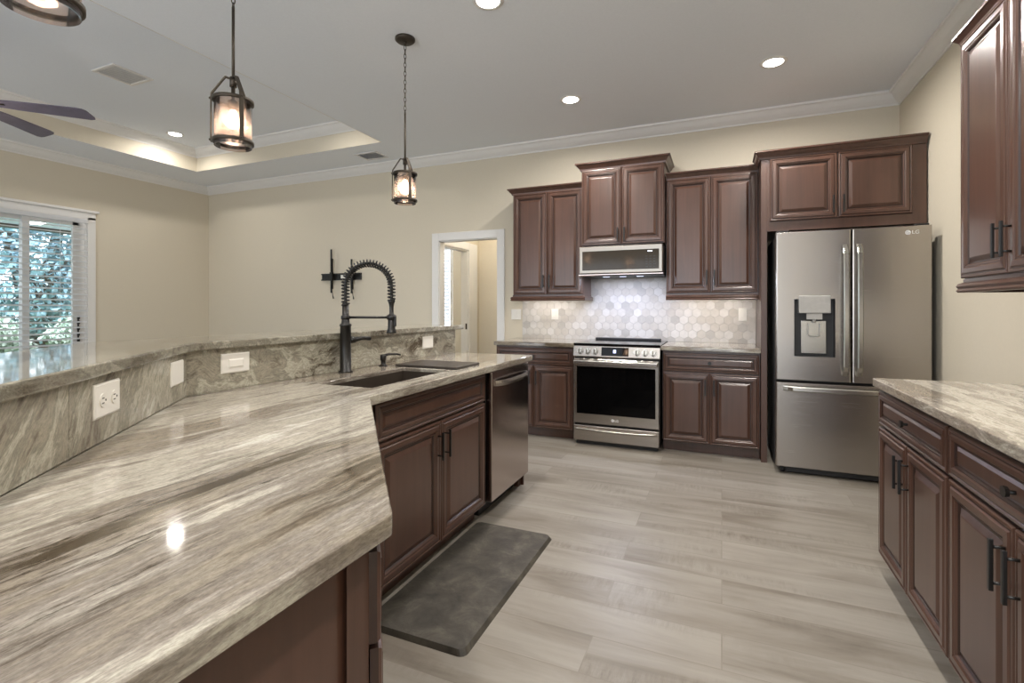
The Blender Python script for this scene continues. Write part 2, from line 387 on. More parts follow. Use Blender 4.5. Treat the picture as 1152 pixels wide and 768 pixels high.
def text_mesh(name, body, size, m, parent, loc, rot, depth=0.0006):
    cu = bpy.data.curves.new(name, 'FONT'); cu.body = body; cu.size = size; cu.extrude = depth; cu.align_x = 'LEFT'; cu.align_y = 'CENTER'
    t = bpy.data.objects.new(name + '_curve', cu); COL.objects.link(t)
    dg = bpy.context.evaluated_depsgraph_get(); me = bpy.data.meshes.new_from_object(t.evaluated_get(dg))
    bpy.data.objects.remove(t); me.name = name; me.materials.clear(); me.materials.append(m)
    o = bpy.data.objects.new(name, me); COL.objects.link(o); o.parent = parent; o.location = loc; o.rotation_euler = rot
    return o

# ================================================================== ROOM SHELL
XL, XR, YB, YF = -7.15, 1.373, 5.08, -3.6
CZ, TZ = 3.05, 3.33                        # ceiling and raised tray
TX0, TX1, TY0, TY1 = -6.41, -3.41, -0.70, 4.39

m_ = MB(); m_.box(XL - 0.15, YF - 0.15, -0.06, XR + 0.15, 9.0, 0.0); struct(m_.build('floor', M['floor']))
m_ = MB()
for x0, y0, x1, y1 in ((XL - .12, YF - .12, XR + .12, TY0), (XL - .12, TY1, XR + .12, YB + .12), (XL - .12, TY0, TX0, TY1), (TX1, TY0, XR + .12, TY1)):
    m_.box(x0, y0, CZ, x1, y1, CZ + 0.02)
struct(m_.build('ceiling', M['ceiling']))
m_ = MB(); m_.box(TX0 - .05, TY0 - .05, TZ, TX1 + .05, TY1 + .05, TZ + 0.05); struct(m_.build('ceiling_tray', M['ceiling']))
m_ = MB(); m_.sweep([(TX0, TY0), (TX1, TY0), (TX1, TY1), (TX0, TY1)], [(-0.02, CZ + .021), (-.0, CZ + .021), (.002, CZ - .001), (.003, CZ - .001), (.003, TZ), (-0.02, TZ), (-0.02, CZ + .021)], 1, True)
struct(m_.build('trim_1', M['wall']), 'cream upright band around the raised tray ceiling')
CROWN = [(0, -0.105), (0.010, -0.105), (0.014, -0.092), (0.030, -0.080), (0.050, -0.060), (0.068, -0.034), (0.078, -0.022), (0.092, -0.018), (0.095, 0.0), (0, 0.0)]
m_ = MB(); m_.sweep([(TX0, TY0), (TX1, TY0), (TX1, TY1), (TX0, TY1)], [(o, TZ + z) for o, z in CROWN], 1, True)
struct(m_.build('trim_2', M['trim']), 'white crown moulding inside the tray ceiling')
m_ = MB(); m_.sweep([(XR, YF), (XR, YB), (XL, YB), (XL, YF)], [(o, CZ + z) for o, z in CROWN], 1)
struct(m_.build('trim_3', M['trim']), 'white crown moulding along the kitchen walls')

# back wall with the doorway
DX0, DX1, DZ = -3.115, -2.325, 2.052
m_ = MB(); m_.box(XL - .12, YB, 0, DX0, YB + .11, CZ); m_.box(DX1, YB, 0, XR + .12, YB + .11, CZ); m_.box(DX0, YB, DZ, DX1, YB + .11, CZ)
struct(m_.build('wall_back', M['wall']))
m_ = MB(); m_.box(XR, YF, 0, XR + .12, YB, CZ); struct(m_.build('wall_right', M['wall']))
SY0, SY1, SZ = 1.15, 3.53, 2.33            # sliding door opening in the left wall
m_ = MB(); m_.box(XL - .12, SY1, 0, XL, YB, CZ); m_.box(XL - .12, YF, 0, XL, SY0, CZ); m_.box(XL - .12, SY0, SZ, XL, SY1, CZ)
struct(m_.build('wall_left', M['wall']))
# wall behind the photographer, with a wide bare opening added to let sky light in
m_ = MB(); m_.box(XL, YF - .12, 0, -5.2, YF, CZ); m_.box(0.5, YF - .12, 0, XR, YF, CZ); m_.box(-5.2, YF - .12, 2.45, 0.5, YF, CZ)
struct(m_.build('wall_rear', M['wall']))
# baseboards
BB = [(0, 0), (0.016, 0), (0.016, 0.115), (0.008, 0.135), (0, 0.135)]
m_ = MB(); m_.sweep([(DX1 + .10, YB), (XR, YB), (XR, 4.45)][::-1][0:2], BB, 1); m_.sweep([(XR, YB), (0.34, YB)], BB, 1)
struct(m_.build('baseboard_right', M['trim']))
m_ = MB(); m_.sweep([(DX0 - .10, YB), (XL, YB), (XL, SY1 + 0.09)], BB, 1); struct(m_.build('baseboard_back', M['trim']))

# doorway in the back wall: jamb and casing
def casing(mb, x0, x1, ztop, y, w=0.092, t=0.02):
    """casing on a wall that faces -y, around the opening x0..x1"""
    for a, b in ((x0 - w, x0), (x1, x1 + w)):
        mb.box(a, y - t, 0, b, y, ztop + w, 0.004)
    mb.box(x0, y - t, ztop, x1, y, ztop + w, 0.004)
m_ = MB(); casing(m_, DX0 + .012, DX1 - .012, DZ - .012, YB)
m_.box(DX0, YB, 0, DX0 + .02, YB + .11, DZ); m_.box(DX1 - .02, YB, 0, DX1, YB + .11, DZ); m_.box(DX0, YB, DZ - .02, DX1, YB + .11, DZ)
struct(m_.build('door_2', M['trim']), 'white cased open doorway to the hall in the back wall')

# hall beyond: left wall with a second cased doorway, far wall
HX = -3.2
m_ = MB(); m_.box(HX - .10, 6.0, 0, HX, 6.31, 2.8); m_.box(HX - .10, 5.19, 2.04, HX, 6.0, 2.8); struct(m_.build('wall_hall', M['wall']))
m_ = MB(); m_.box(HX, 6.31, 0, -1.6, 6.85, 2.8); struct(m_.build('wall_hall_end', M['wall']))
m_ = MB(); m_.box(-1.7, 5.19, 0, -1.6, 6.31, 2.8); struct(m_.build('wall_hall_right', M['wall']))
m_ = MB(); m_.box(-6.2, 5.19, 2.8, -1.6, 8.2, 2.9); struct(m_.build('ceiling_hall', M['ceiling']))
m_ = MB(); m_.box(HX, 5.99, 0, HX + .02, 6.23, 2.13, .004); m_.box(HX, 5.19, 2.03, HX + .02, 5.99, 2.13, .004)
m_.box(HX - .10, 5.97, 0, HX, 5.995, 2.04); m_.box(HX - .10, 5.19, 2.015, HX, 5.97, 2.04)
dm = struct(m_.build('door_3', M['trim']), 'white cased doorway seen through the open doorway')
m_ = MB(); m_.box(HX - .030, 5.966, 0.95, HX - .006, 5.971, 1.03); m_.build('strike_plate', M['bronze'], dm)
# side room with a bright window
WX0, WX1, WZ0, WZ1, WY = -5.3, -4.36, 0.7, 2.36, 7.6
m_ = MB(); m_.box(-6.2, WY, 0, WX0, WY + .1, 2.8); m_.box(WX1, WY, 0, HX - .1, WY + .1, 2.8); m_.box(WX0, WY, WZ1, WX1, WY + .1, 2.8); m_.box(WX0, WY, 0, WX1, WY + .1, WZ0)
struct(m_.build('wall_side_room', M['wall']))
m_ = MB(); m_.box(-6.3, 5.19, 0, -6.2, WY + .1, 2.8); struct(m_.build('wall_side_room_left', M['wall']))
wn = MB(); wn.rings([(WX0, WZ0, WX1, WZ1, WY - .0), (WX0, WZ0, WX1, WZ1, WY - .02), (WX0 + .05, WZ0 + .05, WX1 - .05, WZ1 - .05, WY - .02), (WX0 + .05, WZ0 + .05, WX1 - .05, WZ1 - .05, WY + .06)], cap=False)
win = struct(wn.build('window_1', M['trim']), 'bright window with white blinds in the room beyond the hall')
m_ = MB(); m_.box(WX0, WY + .06, WZ0, WX1, WY + .066, WZ1); m_.build('window_pane', M['glass'], win)
lamp('daylight_side_room', 'AREA', ((WX0 + WX1) / 2, WY + .3, 1.5), 14, (0.85, 0.9, 1.0), 0.9, 1.6, (-PI / 2, 0, 0))

def blind(name, label, loc, rz, w, h, pitch, depth=0.045, tilt=0.35, cords=3):
    """horizontal slat blind: local x along the width, hanging down from z=0, facing -y"""
    t = thing(name, label, 'blind', loc, rz)
    MB().box(0, -0.025, -0.05, w, 0.025, 0, .004).build('head_rail', M['blind'], t)
    sl = MB(); k = 1; c, s_ = math.cos(tilt) * depth / 2, math.sin(tilt) * depth / 2
    while 0.05 + k * pitch < h - .02:
        z = -0.05 - k * pitch
        q = [(-c, -s_), (0, 0.004), (c, s_)]
        for (ya, za), (yb, zb) in zip(q, q[1:]):
            for dz in (0.0, -0.0018):
                sl.face([(0.005, ya, z + za + dz), (w - .005, ya, z + za + dz), (w - .005, yb, z + zb + dz), (0.005, yb, z + zb + dz)])
        k += 1
    sl.build('slats', M['blind'], t, recalc=False)
    MB().box(0, -0.02, -h, w, 0.02, -h + .022, .003).build('bottom_rail', M['blind'], t)
    for i in range(cords):
        x = w * (0.12 + 0.76 * i / (cords - 1))
        MB().box(x - .0015, -depth / 2 - .002, -h, x + .0015, -depth / 2, 0).build('cord', M['blind'], t)
    return t
blind('window_blind', 'white slatted blind over the bright window beyond the hall', (WX0 + .05, WY - .03, WZ1 - .05), 0, WX1 - WX0 - .1, WZ1 - WZ0 - .1, 0.062, 0.060, 0.95)

# sliding glass door in the left wall: frame, two panels, glass, lock
def rotl(mb): bmesh.ops.rotate(mb.bm, cent=(0, 0, 0), matrix=Matrix.Rotation(PI / 2, 3, 'Z'), verts=mb.bm.verts)
def frame_x(mb, y0, z0, y1, z1, x0, x1, w, wb=None):
    wb = wb or w
    mb.box(x0, y0, z0, x1, y0 + w, z1, .003); mb.box(x0, y1 - w, z0, x1, y1, z1, .003)
    mb.box(x0, y0 + w, z1 - w, x1, y1 - w, z1, .003); mb.box(x0, y0 + w, z0, x1, y1 - w, z0 + wb, .003)
m_ = MB()
m_.box(XL, SY1 - .01, 0, XL + .02, SY1 + .075, SZ + .02, .004); m_.box(XL, SY0 - .075, 0, XL + .02, SY0 + .01, SZ + .02, .004)
m_.box(XL, SY0 - .075, SZ - .01, XL + .02, SY1 + .075, SZ + .075, .004); m_.box(XL, SY0 - .11, SZ + .075, XL + .045, SY1 + .105, SZ + .105, .006)
frame_x(m_, SY0, 0, SY1, SZ, XL - .12, XL, .028)
sd = struct(m_.build('door_1', M['trim']), 'white framed sliding glass patio door in the left wall')
m_ = MB(); frame_x(m_, 2.92, .03, SY1 - .02, SZ - .03, XL - .055, XL - .015, .065, .12); m_.box(XL - .055, 3.385, .03, XL - .015, SY1 - .08, SZ - .03); p1 = m_.build('sliding_panel', M['trim'], sd)
m_ = MB(); m_.box(XL - .038, 2.98, .14, XL - .032, 3.39, SZ - .09); m_.build('pane', M['glass'], p1)
m_ = MB(); frame_x(m_, SY0 + .02, .03, 2.99, SZ - .03, XL - .105, XL - .065, .065, .12); p2 = m_.build('fixed_panel', M['trim'], sd)
m_ = MB(); m_.box(XL - .088, SY0 + .08, .14, XL - .082, 2.93, SZ - .09); m_.build('pane', M['glass'], p2)
m_ = MB()
for z in (0.86, 0.93, 1.00, 1.07, 1.13): m_.box(XL - .015, 3.425, z - .022, XL + .004, 3.45, z + .022, .004)
m_.box(XL - .015, 3.43, .84, XL - .008, 3.445, 1.15); m_.build('lock', M['darkplastic'], sd)
blind('door_blind', 'white slatted blind hanging over the sliding glass door', (XL + .05, SY0 + .03, SZ - .015), PI / 2, SY1 - SY0 - .06, 2.2, 0.066, 0.048, 0.34, 4)

# porch and garden outside the sliding door
m_ = MB(); m_.box(-11.0, -4, -0.10, XL - .12, 9, -0.02); struct(m_.build('patio_slab', M['concrete']))
m_ = MB(); m_.box(-10.6, -4, 2.60, XL - .12, 9, 2.72); struct(m_.build('porch_ceiling', M['ceiling']))
m_ = MB(); m_.box(-10.7, -4, 2.545, -10.55, 9, 2.72); struct(m_.build('porch_beam', M['bronze']))
m_ = MB(); m_.box(-40, -30, -0.14, -11.0, 30, -0.08); struct(m_.build('ground_lawn', M['lawn']))
pl = thing('porch_light', 'round lit lamp on the porch ceiling outside the sliding door', 'lamp', (-10.0, 4.24, 2.60))
m_ = MB(); m_.lathe([(0, -.012), (.13, -.012), (.15, -.004), (.15, 0)]); m_.build('trim_ring', M['trim'], pl)
m_ = MB(); m_.lathe([(0, -.03), (.08, -.026), (.12, -.012)]); m_.build('diffuser', M['lens'], pl)
def bush(name, label, loc, r, h, leaf, n, trunk=0.0, cat='shrub'):
    t = thing(name, label, cat, loc); rnd = random.Random(hash(label) % 1000 if False else int(loc[0] * 31 + loc[1] * 17))
    lv = MB()
    for i in range(n):
        a = rnd.uniform(0, 2 * PI); u = rnd.uniform(-1, 1); q = rnd.uniform(.45, 1.0) ** .6
        k = math.sqrt(1 - u * u) * q * (1 + .22 * math.sin(3 * a + u * 4))
        c = Vector((r * k * math.cos(a), r * k * math.sin(a), trunk + h / 2 + h / 2 * u * q))
        d = Vector((rnd.uniform(-1, 1), rnd.uniform(-1, 1), rnd.uniform(-1, 1))).normalized(); e = d.cross(Vector((.3, .5, .8))).normalized()
        sz = rnd.uniform(.05, .11) * (.6 + r * .27)
        lv.face([c - d * sz, c + e * sz * .5, c + d * sz, c - e * sz * .5])
    lv.build('foliage', leaf, t, recalc=False)
    st = MB()
    for k in range(4):
        a = k * 1.7; st.tube([(0.05 * math.cos(a), .05 * math.sin(a), 0), (r * .15 * math.cos(a), r * .15 * math.sin(a), trunk + h * .3), (r * .5 * math.cos(a), r * .5 * math.sin(a), trunk + h * .75)], [.08 * r + .02, .06 * r + .01, .02], 6)
    st.build('stems', M['bark'], t)
    return t
bush('garden_tree', 'green leafy tree beyond the porch, seen through the sliding glass door', (-18.2, 7.8, -.08), 3.2, 6.6, M['leaf'], 20000, .2, 'tree')
bush('garden_shrub', 'pale shrub low behind the right pane of the sliding door', (-13.2, 6.75, -.08), .85, 1.25, M['leaf2'], 4500)
bush('garden_shrub', 'pale shrub low behind the left pane of the sliding door', (-13.2, 4.65, -.08), .85, 1.2, M['leaf2'], 4500)

# ================================================================== CABINET PARTS
def panel_front(x0, z0, x1, z1, y0=0.0, fr=0.058):
    """raised-panel door or drawer front standing out to -y from y0"""
    mb = MB(); st = []
    prof = [(0, 0), (0, .013), (.004, .018), (.010, .019), (.014, .016), (.018, .0165), (.023, .021), (fr - .016, .022), (fr - .010, .018), (fr - .006, .0185), (fr, .013), (fr + .004, .007), (fr + .010, .007), (fr + .028, .0165), (fr + .031, .0175)]
    for i, d in prof: st.append((x0 + i, z0 + i, x1 - i, z1 - i, y0 - d))
    mb.rings(st, back=True, dark=(0, 4, 8, 10, 11)); return mb
def drawer_front(x0, z0, x1, z1, y0=0.0):
    mb = MB(); st = []
    prof = [(0, 0), (0, .013), (.004, .018), (.010, .019), (.014, .016), (.018, .0165), (.022, .021), (.034, .0215), (.039, .016), (.042, .016), (.046, .010), (.050, .010), (.060, .015)]
    for i, d in prof: st.append((x0 + i, z0 + i, x1 - i, z1 - i, y0 - d))
    mb.rings(st, back=True, dark=(0, 4, 8, 9, 10)); return mb
def bar_pull(parent, x, z, y, ln=0.135, mat_=None):
    mb = MB(); mb.box(x - .006, y - .036, z - ln / 2, x + .006, y - .026, z + ln / 2, .0015)
    for dz in (-ln * .35, ln * .35): mb.cyl((x, y - .028, z + dz), (x, y + .002, z + dz), .0042, n=10)
    return mb.build('handle', mat_ or M['black'], parent)
def knob(parent, x, z, y):
    mb = MB(); mb.cyl((x, y + .002, z), (x, y - .022, z), .0055, n=12); mb.cyl((x, y - .020, z), (x, y - .030, z), .013, .0155, n=8, smooth=False)
    return mb.build('knob', M['black'], parent)
def base_cabinet(name, label, loc, rz, w, depth, doors=2, has_knob=True, drawer=True, hollow=False, handles=True, toe=0.06):
    t = thing(name, label, 'cabinet', loc, rz, None)
    b = MB()
    if hollow:
        for q in ((0, 0, .10, .018, depth, .876), (w - .018, 0, .10, w, depth, .876), (.018, 0, .10, w - .018, depth, .118), (.018, 0, .118, w - .018, .018, .876), (.018, depth - .006, .118, w - .018, depth, .876)): b.box(*q)
    else: b.box(0, 0, .10, w, depth, .876)
    b.box(0.0, toe, 0, w, depth, .10); b.build('body', M['wood'], t)
    zt = .690 if drawer else .862
    if drawer:
        d = drawer_front(.006, .700, w - .006, .858).build('drawer', DOOR, t)
        if has_knob: knob(d, w / 2, .779, -.010)
    dw = (w - .012 - .004 * (doors - 1)) / doors
    for i in range(doors):
        x0 = .006 + i * (dw + .004)
        d = panel_front(x0, .095, x0 + dw, zt).build('door', DOOR, t)
        if handles: bar_pull(d, x0 + dw - .032 if (i == 0 and doors > 1) else x0 + .032, zt - .115, -.020)
    return t
def crown_and_rail(t, w, depth, ztop, zbot, left=True, right=True, cr=0.055, ch=0.062, ret=None):
    path = ([(0, ret or depth)] if left else []) + [(0, 0), (w, 0)] + ([(w, depth)] if right else [])
    pr = [(0, ztop - .006), (.012, ztop - .006), (.016, ztop + .008), (.030, ztop + .024), (cr - .010, ztop + ch - .016), (cr, ztop + ch - .012), (cr, ztop + ch), (0, ztop + ch)]
    c = MB(); c.sweep(path, pr, -1); c.face([(0, 0, ztop + ch - .002), (w, 0, ztop + ch - .002), (w, depth, ztop + ch - .002), (0, depth, ztop + ch - .002)]); c.build('crown', M['wood'], t)
    if zbot is not None:
        pr = [(-.012, zbot), (.018, zbot), (.024, zbot + .008), (.018, zbot + .018), (.024, zbot + .028), (.018, zbot + .040), (.004, zbot + .046), (.004, zbot + .06), (-.012, zbot + .06)]
        r = MB(); r.sweep(path, pr, -1); r.build('light_rail', M['wood'], t)
def upper_cabinet(name, label, loc, w, depth, z0, z1, rz=0.0, rail=True, left=True, right=True, handle_z=None, cr=.05, ch=.055):
    t = thing(name, label, 'cabinet', loc, rz)
    MB().box(0, 0, z0, w, depth, z1).build('body', M['wood'], t)
    dw = (w - .012 - .004) / 2
    for i in range(2):
        x0 = .006 + i * (dw + .004)
        d = panel_front(x0, z0 + .006, x0 + dw, z1 - .006).build('door', DOOR, t)
        bar_pull(d, x0 + dw - .03 if i == 0 else x0 + .03, (handle_z or z0 + .14), -.020)
    crown_and_rail(t, w, depth, z1, z0 - .058 if rail else None, left, right, cr, ch)
    return t

G = 'cherry wood cabinets'
# ---- back wall
YC = 4.545                                  # base carcass front on the back wall
base_cabinet('base_cabinet', 'dark cherry base cabinet left of the range, partly behind the island', (-2.075, YC - .06, 0), 0, .80, YB - YC + .06)
base_cabinet('base_cabinet', 'dark cherry base cabinet between the range and the refrigerator', (-.475, YC - .06, 0), 0, .762, YB - YC + .06)
YU = 4.762
upper_cabinet('wall_cabinet', 'dark cherry wall cabinet left of the microwave, nearest the doorway', (-2.01, YU, 0), .752, YB - YU, 1.374, 2.425)
upper_cabinet('wall_cabinet', 'dark cherry wall cabinet above the microwave, taller and standing forward', (-1.253, 4.68, 0), .772, YB - 4.68, 1.84, 2.575, rail=False, handle_z=1.93, cr=.055, ch=.06)
upper_cabinet('wall_cabinet', 'dark cherry wall cabinet between the microwave and the refrigerator panel', (-.474, YU, 0), .765, YB - YU, 1.374, 2.425, left=False, right=False)
t = thing('fridge_surround', 'dark cherry cabinet and side panel framing the top of the refrigerator', 'cabinet', (.292, 4.45, 0))
MB().box(0, 0, 0, .044, YB - 4.45, 2.44, .002).build('side_panel', M['wood'], t)
MB().box(.044, .0, 1.858, 1.07, YB - 4.45, 2.44).build('body', M['wood'], t)
for i, (a, b_) in enumerate(((.062, .520), (.526, .985))):
    d = panel_front(a, 1.935, b_, 2.432).build('door', DOOR, t); bar_pull(d, (b_ - .03) if i == 0 else a + .03, 2.035, -.02)
crown_and_rail(t, 1.07, YB - 4.45, 2.44, None, True, False, .05, .058, .24)

# ---- right hand run (faces -x)
XC = .697
base_cabinet('base_cabinet', 'dark cherry base cabinet at the far end of the right-hand counter, nearest the refrigerator', (XC, 2.82, 0), -PI / 2, .775, XR - XC - .004)
base_cabinet('base_cabinet', 'dark cherry base cabinet at the lower right corner, nearest the camera', (XC, 2.043, 0), -PI / 2, .80, XR - XC - .004)
upper_cabinet('wall_cabinet', 'dark cherry wall cabinet above the right-hand counter, cut by the photo edge', (1.015, 2.865, 0), .82, XR - 1.015, 1.372, 2.445, rz=-PI / 2, cr=.035, ch=.04, handle_z=1.505)

# ================================================================== ISLAND
n2 = (.756, .655)
K0, K1 = -.592, .0614                       # stone face of the slanted half wall, slanted counter edge
XS, XE, YE = -1.84, -.49, 3.24              # stone face of the sink wall, near end, far end
def on(k, x): return (k - n2[0] * x) / n2[1]
def corner(c, r, a, b, n=5):
    c = Vector(c); a = (Vector(a) - c).normalized(); b = (Vector(b) - c).normalized(); th = math.acos(max(-1, min(1, a.dot(b)))) / 2
    d = r / math.tan(th); o = c + (a + b).normalized() * (r / math.sin(th)); p, q = c + a * d, c + b * d
    out = []
    for i in range(n + 1):
        v = (p - o).lerp(q - o, i / n).normalized() * r; out.append(tuple(o + v))
    return out
def slab_mesh(faces, z0, z1, bev):
    t = bmesh.new(); vm = {}
    def V(p):
        k = (round(p[0], 5), round(p[1], 5))
        if k not in vm: vm[k] = t.verts.new((p[0], p[1], z1))
        return vm[k]
    fs = [t.faces.new([V(p) for p in poly]) for poly in faces]
    bmesh.ops.recalc_face_normals(t, faces=fs)
    if fs[0].normal.z < 0: bmesh.ops.reverse_faces(t, faces=fs)
    r = bmesh.ops.extrude_face_region(t, geom=fs, use_keep_orig=True)
    vs = [v for v in r['geom'] if isinstance(v, bmesh.types.BMVert)]
    bmesh.ops.translate(t, vec=(0, 0, z0 - z1), verts=vs)
    bmesh.ops.recalc_face_normals(t, faces=t.faces[:])
    if bev:
        ed = [e for e in t.edges if len(e.link_faces) == 2 and e.link_faces[0].normal.angle(e.link_faces[1].normal) > 1.2 and abs(e.verts[0].co.z - e.verts[1].co.z) < 1e-5]
        bmesh.ops.bevel(t, geom=ed, offset=bev, segments=3, affect='EDGES', profile=.6)
    mb = MB(); mb.merge(t); return mb
HX0, HX1, HY0, HY1 = -1.635, -1.335, 1.655, 2.29      # sink cut-out
XF = -1.215                                # counter edge in front of the sink
a_ = (XS, on(K0, XS)); b_ = (XF, on(K1, XF)); e_ = (XE, on(K0, XE)); c_ = (XE, on(K1, XE))
faces = [[a_, e_] + corner(c_, .028, e_, b_) + [b_],
         [a_, b_, (XF, HY0), (HX1, HY0), (HX0, HY0), (XS, HY0)],
         [(XS, HY0), (HX0, HY0), (HX0, HY1), (XS, HY1)], [(HX1, HY0), (XF, HY0), (XF, HY1), (HX1, HY1)],
         [(XS, HY1), (HX0, HY1), (HX1, HY1), (XF, HY1)] + corner((XF, YE), .02, (XF, HY1), (XS, YE), 4) + [(XS, YE)]]
o = slab_mesh(faces, .876, .914, .006).build('island_countertop', M['gran']); tag(o, 'large streaked granite island countertop with the sink set in it', 'countertop')

# half wall behind the counter, stone faces, bar top
def offpath(d):  # polyline of the half wall moved by d towards the living room
    k = K0 - d; x = XS - d
    return [(x, YE + .0), (x, on(k, x)), (XE - .0, on(k, XE))]
f0, f1, f2 = offpath(.022), offpath(.14), offpath(.022)
m_ = MB(); m_.prism(f0 + f1[::-1], 0, 1.082); struct(m_.build('wall_bar', M['wall']), 'cream half wall under the raised bar')
p0, p1 = offpath(0.0), offpath(.022)
m_ = MB(); m_.prism([p0[0], p0[1], p1[1], p1[0]], .9145, 1.082); o = m_.build('stone_backsplash', M['splash_cloud']); tag(o, 'clouded granite backsplash slab behind the sink', 'backsplash')
seam = Vector(p0[1]) + Vector((.655, -.756)) * .80
seam2 = seam + Vector((-n2[0], -n2[1])) * .022
m_ = MB(); m_.prism([p0[1], tuple(seam), tuple(seam2), p1[1]], .9145, 1.082); o = m_.build('stone_backsplash', M['splash_diag']); tag(o, 'slanted granite backsplash slab holding the duplex outlet', 'backsplash')
s3 = seam + Vector((.655, -.756)) * .0015; s4 = seam2 + Vector((.655, -.756)) * .0015
m_ = MB(); m_.prism([tuple(s3), p0[2], p1[2], tuple(s4)], .9145, 1.082); o = m_.build('stone_backsplash', M['splash_diag']); tag(o, 'slanted granite backsplash slab at the left photo edge', 'backsplash')
q0, q1 = offpath(-.022), offpath(.38)
q0[0] = (q0[0][0], 3.33); q1[0] = (q1[0][0], 3.33)
def bend(p, r):
    return [p[0]] + corner(p[1], r, p[0], p[2], 6) + [p[2]]
o = slab_mesh([[*bend(q0, .16), *bend(q1, .25)[::-1]]], 1.083, 1.115, .006).build('bar_top', M['bar']); tag(o, 'raised granite bar top running above the island counter', 'countertop')

# cabinets under the island
base_cabinet('sink_cabinet', 'dark cherry sink base cabinet with a false drawer front beside the dishwasher', (-1.29, 1.60, 0), PI / 2, 1.0, .52, has_knob=False, hollow=True)
t = thing('corner_cabinet', 'dark cherry angled cabinet with a plain end panel under the near island corner', 'cabinet', (-.515, on(.024, -.515), 0), math.atan2(.756, -.655))
KC = .024
rot = Matrix.Rotation(-math.atan2(.756, -.655), 2)
def loc_(p): return tuple(rot @ (Vector(p) - Vector((-.515, on(KC, -.515)))))
poly = [(-.515, on(KC, -.515)), (-1.29, on(KC, -1.29)), (-1.29, 1.59), (XS + .03, 1.59), (XS + .03, on(K0 + .03, XS + .03)), (-.535, on(K0 + .03, -.535)), (-.535, on(KC, -.535) - .05), (-.515, on(KC, -.515) - .05)]
tpoly = [(-.535, on(KC - .05, -.535)), (-1.34, on(KC - .05, -1.34)), (-1.34, 1.59), (XS + .03, 1.59), (XS + .03, on(K0 + .03, XS + .03)), (-.535, on(K0 + .03, -.535))]
m_ = MB(); m_.prism([loc_(p) for p in poly], .10, .876); m_.prism([loc_(p) for p in tpoly], 0, .10); m_.build('body', M['wood'], t)
drawer_front(.0, .712, .90, .858).build('drawer', DOOR, t)
for i in range(2):
    x0 = .0 + i * .452; d = panel_front(x0, .095, x0 + .448, .704, -.002).build('door', DOOR, t)
m_ = MB(); pts = [(-.5345, on(KC, -.535) - .052), (-.5345, on(K0 + .03, -.535) + .004)]
m_.prism([loc_(p) for p in (pts[0], pts[1], (-.524, pts[1][1]), (-.524, pts[0][1]))], .0, .875); m_.build('end_panel', M['wood'], t)

# dishwasher (faces +x)
t = thing('dishwasher', 'black stainless dishwasher at the far end of the island', 'dishwasher', (-1.285, 2.622, 0), PI / 2)
DWW = .600
MB().box(.003, 0, .10, DWW - .003, .54, .872).build('body', M['darkplastic'], t)
dd = MB().box(.004, -.040, .10, DWW - .004, 0.0, .868, .004).build('door', M['blacksteel'], t)
pts = []
for i in range(25):
    u = -1 + 2 * i / 24; pts.append((DWW / 2 + u * .262, -.040 - .034 * (1 - u ** 4) - .002, .795 - .004 * (1 - u * u)))
hb = MB()
prev = None
for p in pts:
    r = [hb.bm.verts.new((p[0], p[1] + dy, p[2] + dz)) for dy, dz in ((-.006, -.016), (-.009, 0), (-.006, .016), (.005, .016), (.005, -.016))]
    if prev:
        for k in range(5): hb.bm.faces.new((prev[k], prev[(k + 1) % 5], r[(k + 1) % 5], r[k]))
    else: hb.bm.faces.new(r)
    prev = r
hb.bm.faces.new(prev); hb.build('handle', M['steel'], dd)
MB().box(.52, -.0415, .775, .545, -.0400, .815).build('badge', M['steel_h'], dd)
MB().box(.02, .055, 0.0, DWW - .02, .10, .10).build('toe_kick', M['darkplastic'], t)
tp = thing('island_end_panel', 'dark cherry end panel closing the island beyond the dishwasher', 'panel', (-1.285, 3.224, 0), PI / 2)
m_ = MB(); m_.box(0, .0, 0.0, .015, .54, .875); m_.build('board', M['wood'], tp)
MB().box(-.045, .02, 0, 0, .05, .098).build('foot_block', M['wood'], tp)

# sink, faucet, soap dispenser, board
t = thing('kitchen_sink', 'dark brown undermount kitchen sink in the island countertop', 'sink', (0, 0, 0))
m_ = MB(); z0, z1 = .68, .896; x0, x1, y0, y1 = HX0 + .0015, HX1 - .0015, HY0 + .0015, HY1 - .0015
def rect(x0, y0, x1, y1, z): return [(x0, y0, z), (x1, y0, z), (x1, y1, z), (x0, y1, z)]
R = [rect(x0, y0, x1, y1, z1), rect(x0 + .003, y0 + .003, x1 - .003, y1 - .003, z1), rect(x0 + .004, y0 + .004, x1 - .004, y1 - .004, z0 + .02), rect(x0 + .02, y0 + .02, x1 - .02, y1 - .02, z0)]
R = [[m_.bm.verts.new(p) for p in r] for r in R]
for A, B in zip(R, R[1:]):
    for k in range(4): m_.bm.faces.new((A[k], A[(k + 1) % 4], B[(k + 1) % 4], B[k]))
m_.bm.faces.new(R[-1]); m_.build('basin', M['sinkm'], t)
m_ = MB(); m_.lathe([(0, .004), (.035, .004), (.044, .001), (.046, 0)], ((x0 + x1) / 2, (y0 + y1) / 2, z0 + .001)); m_.build('drain', M['bronze'], t)

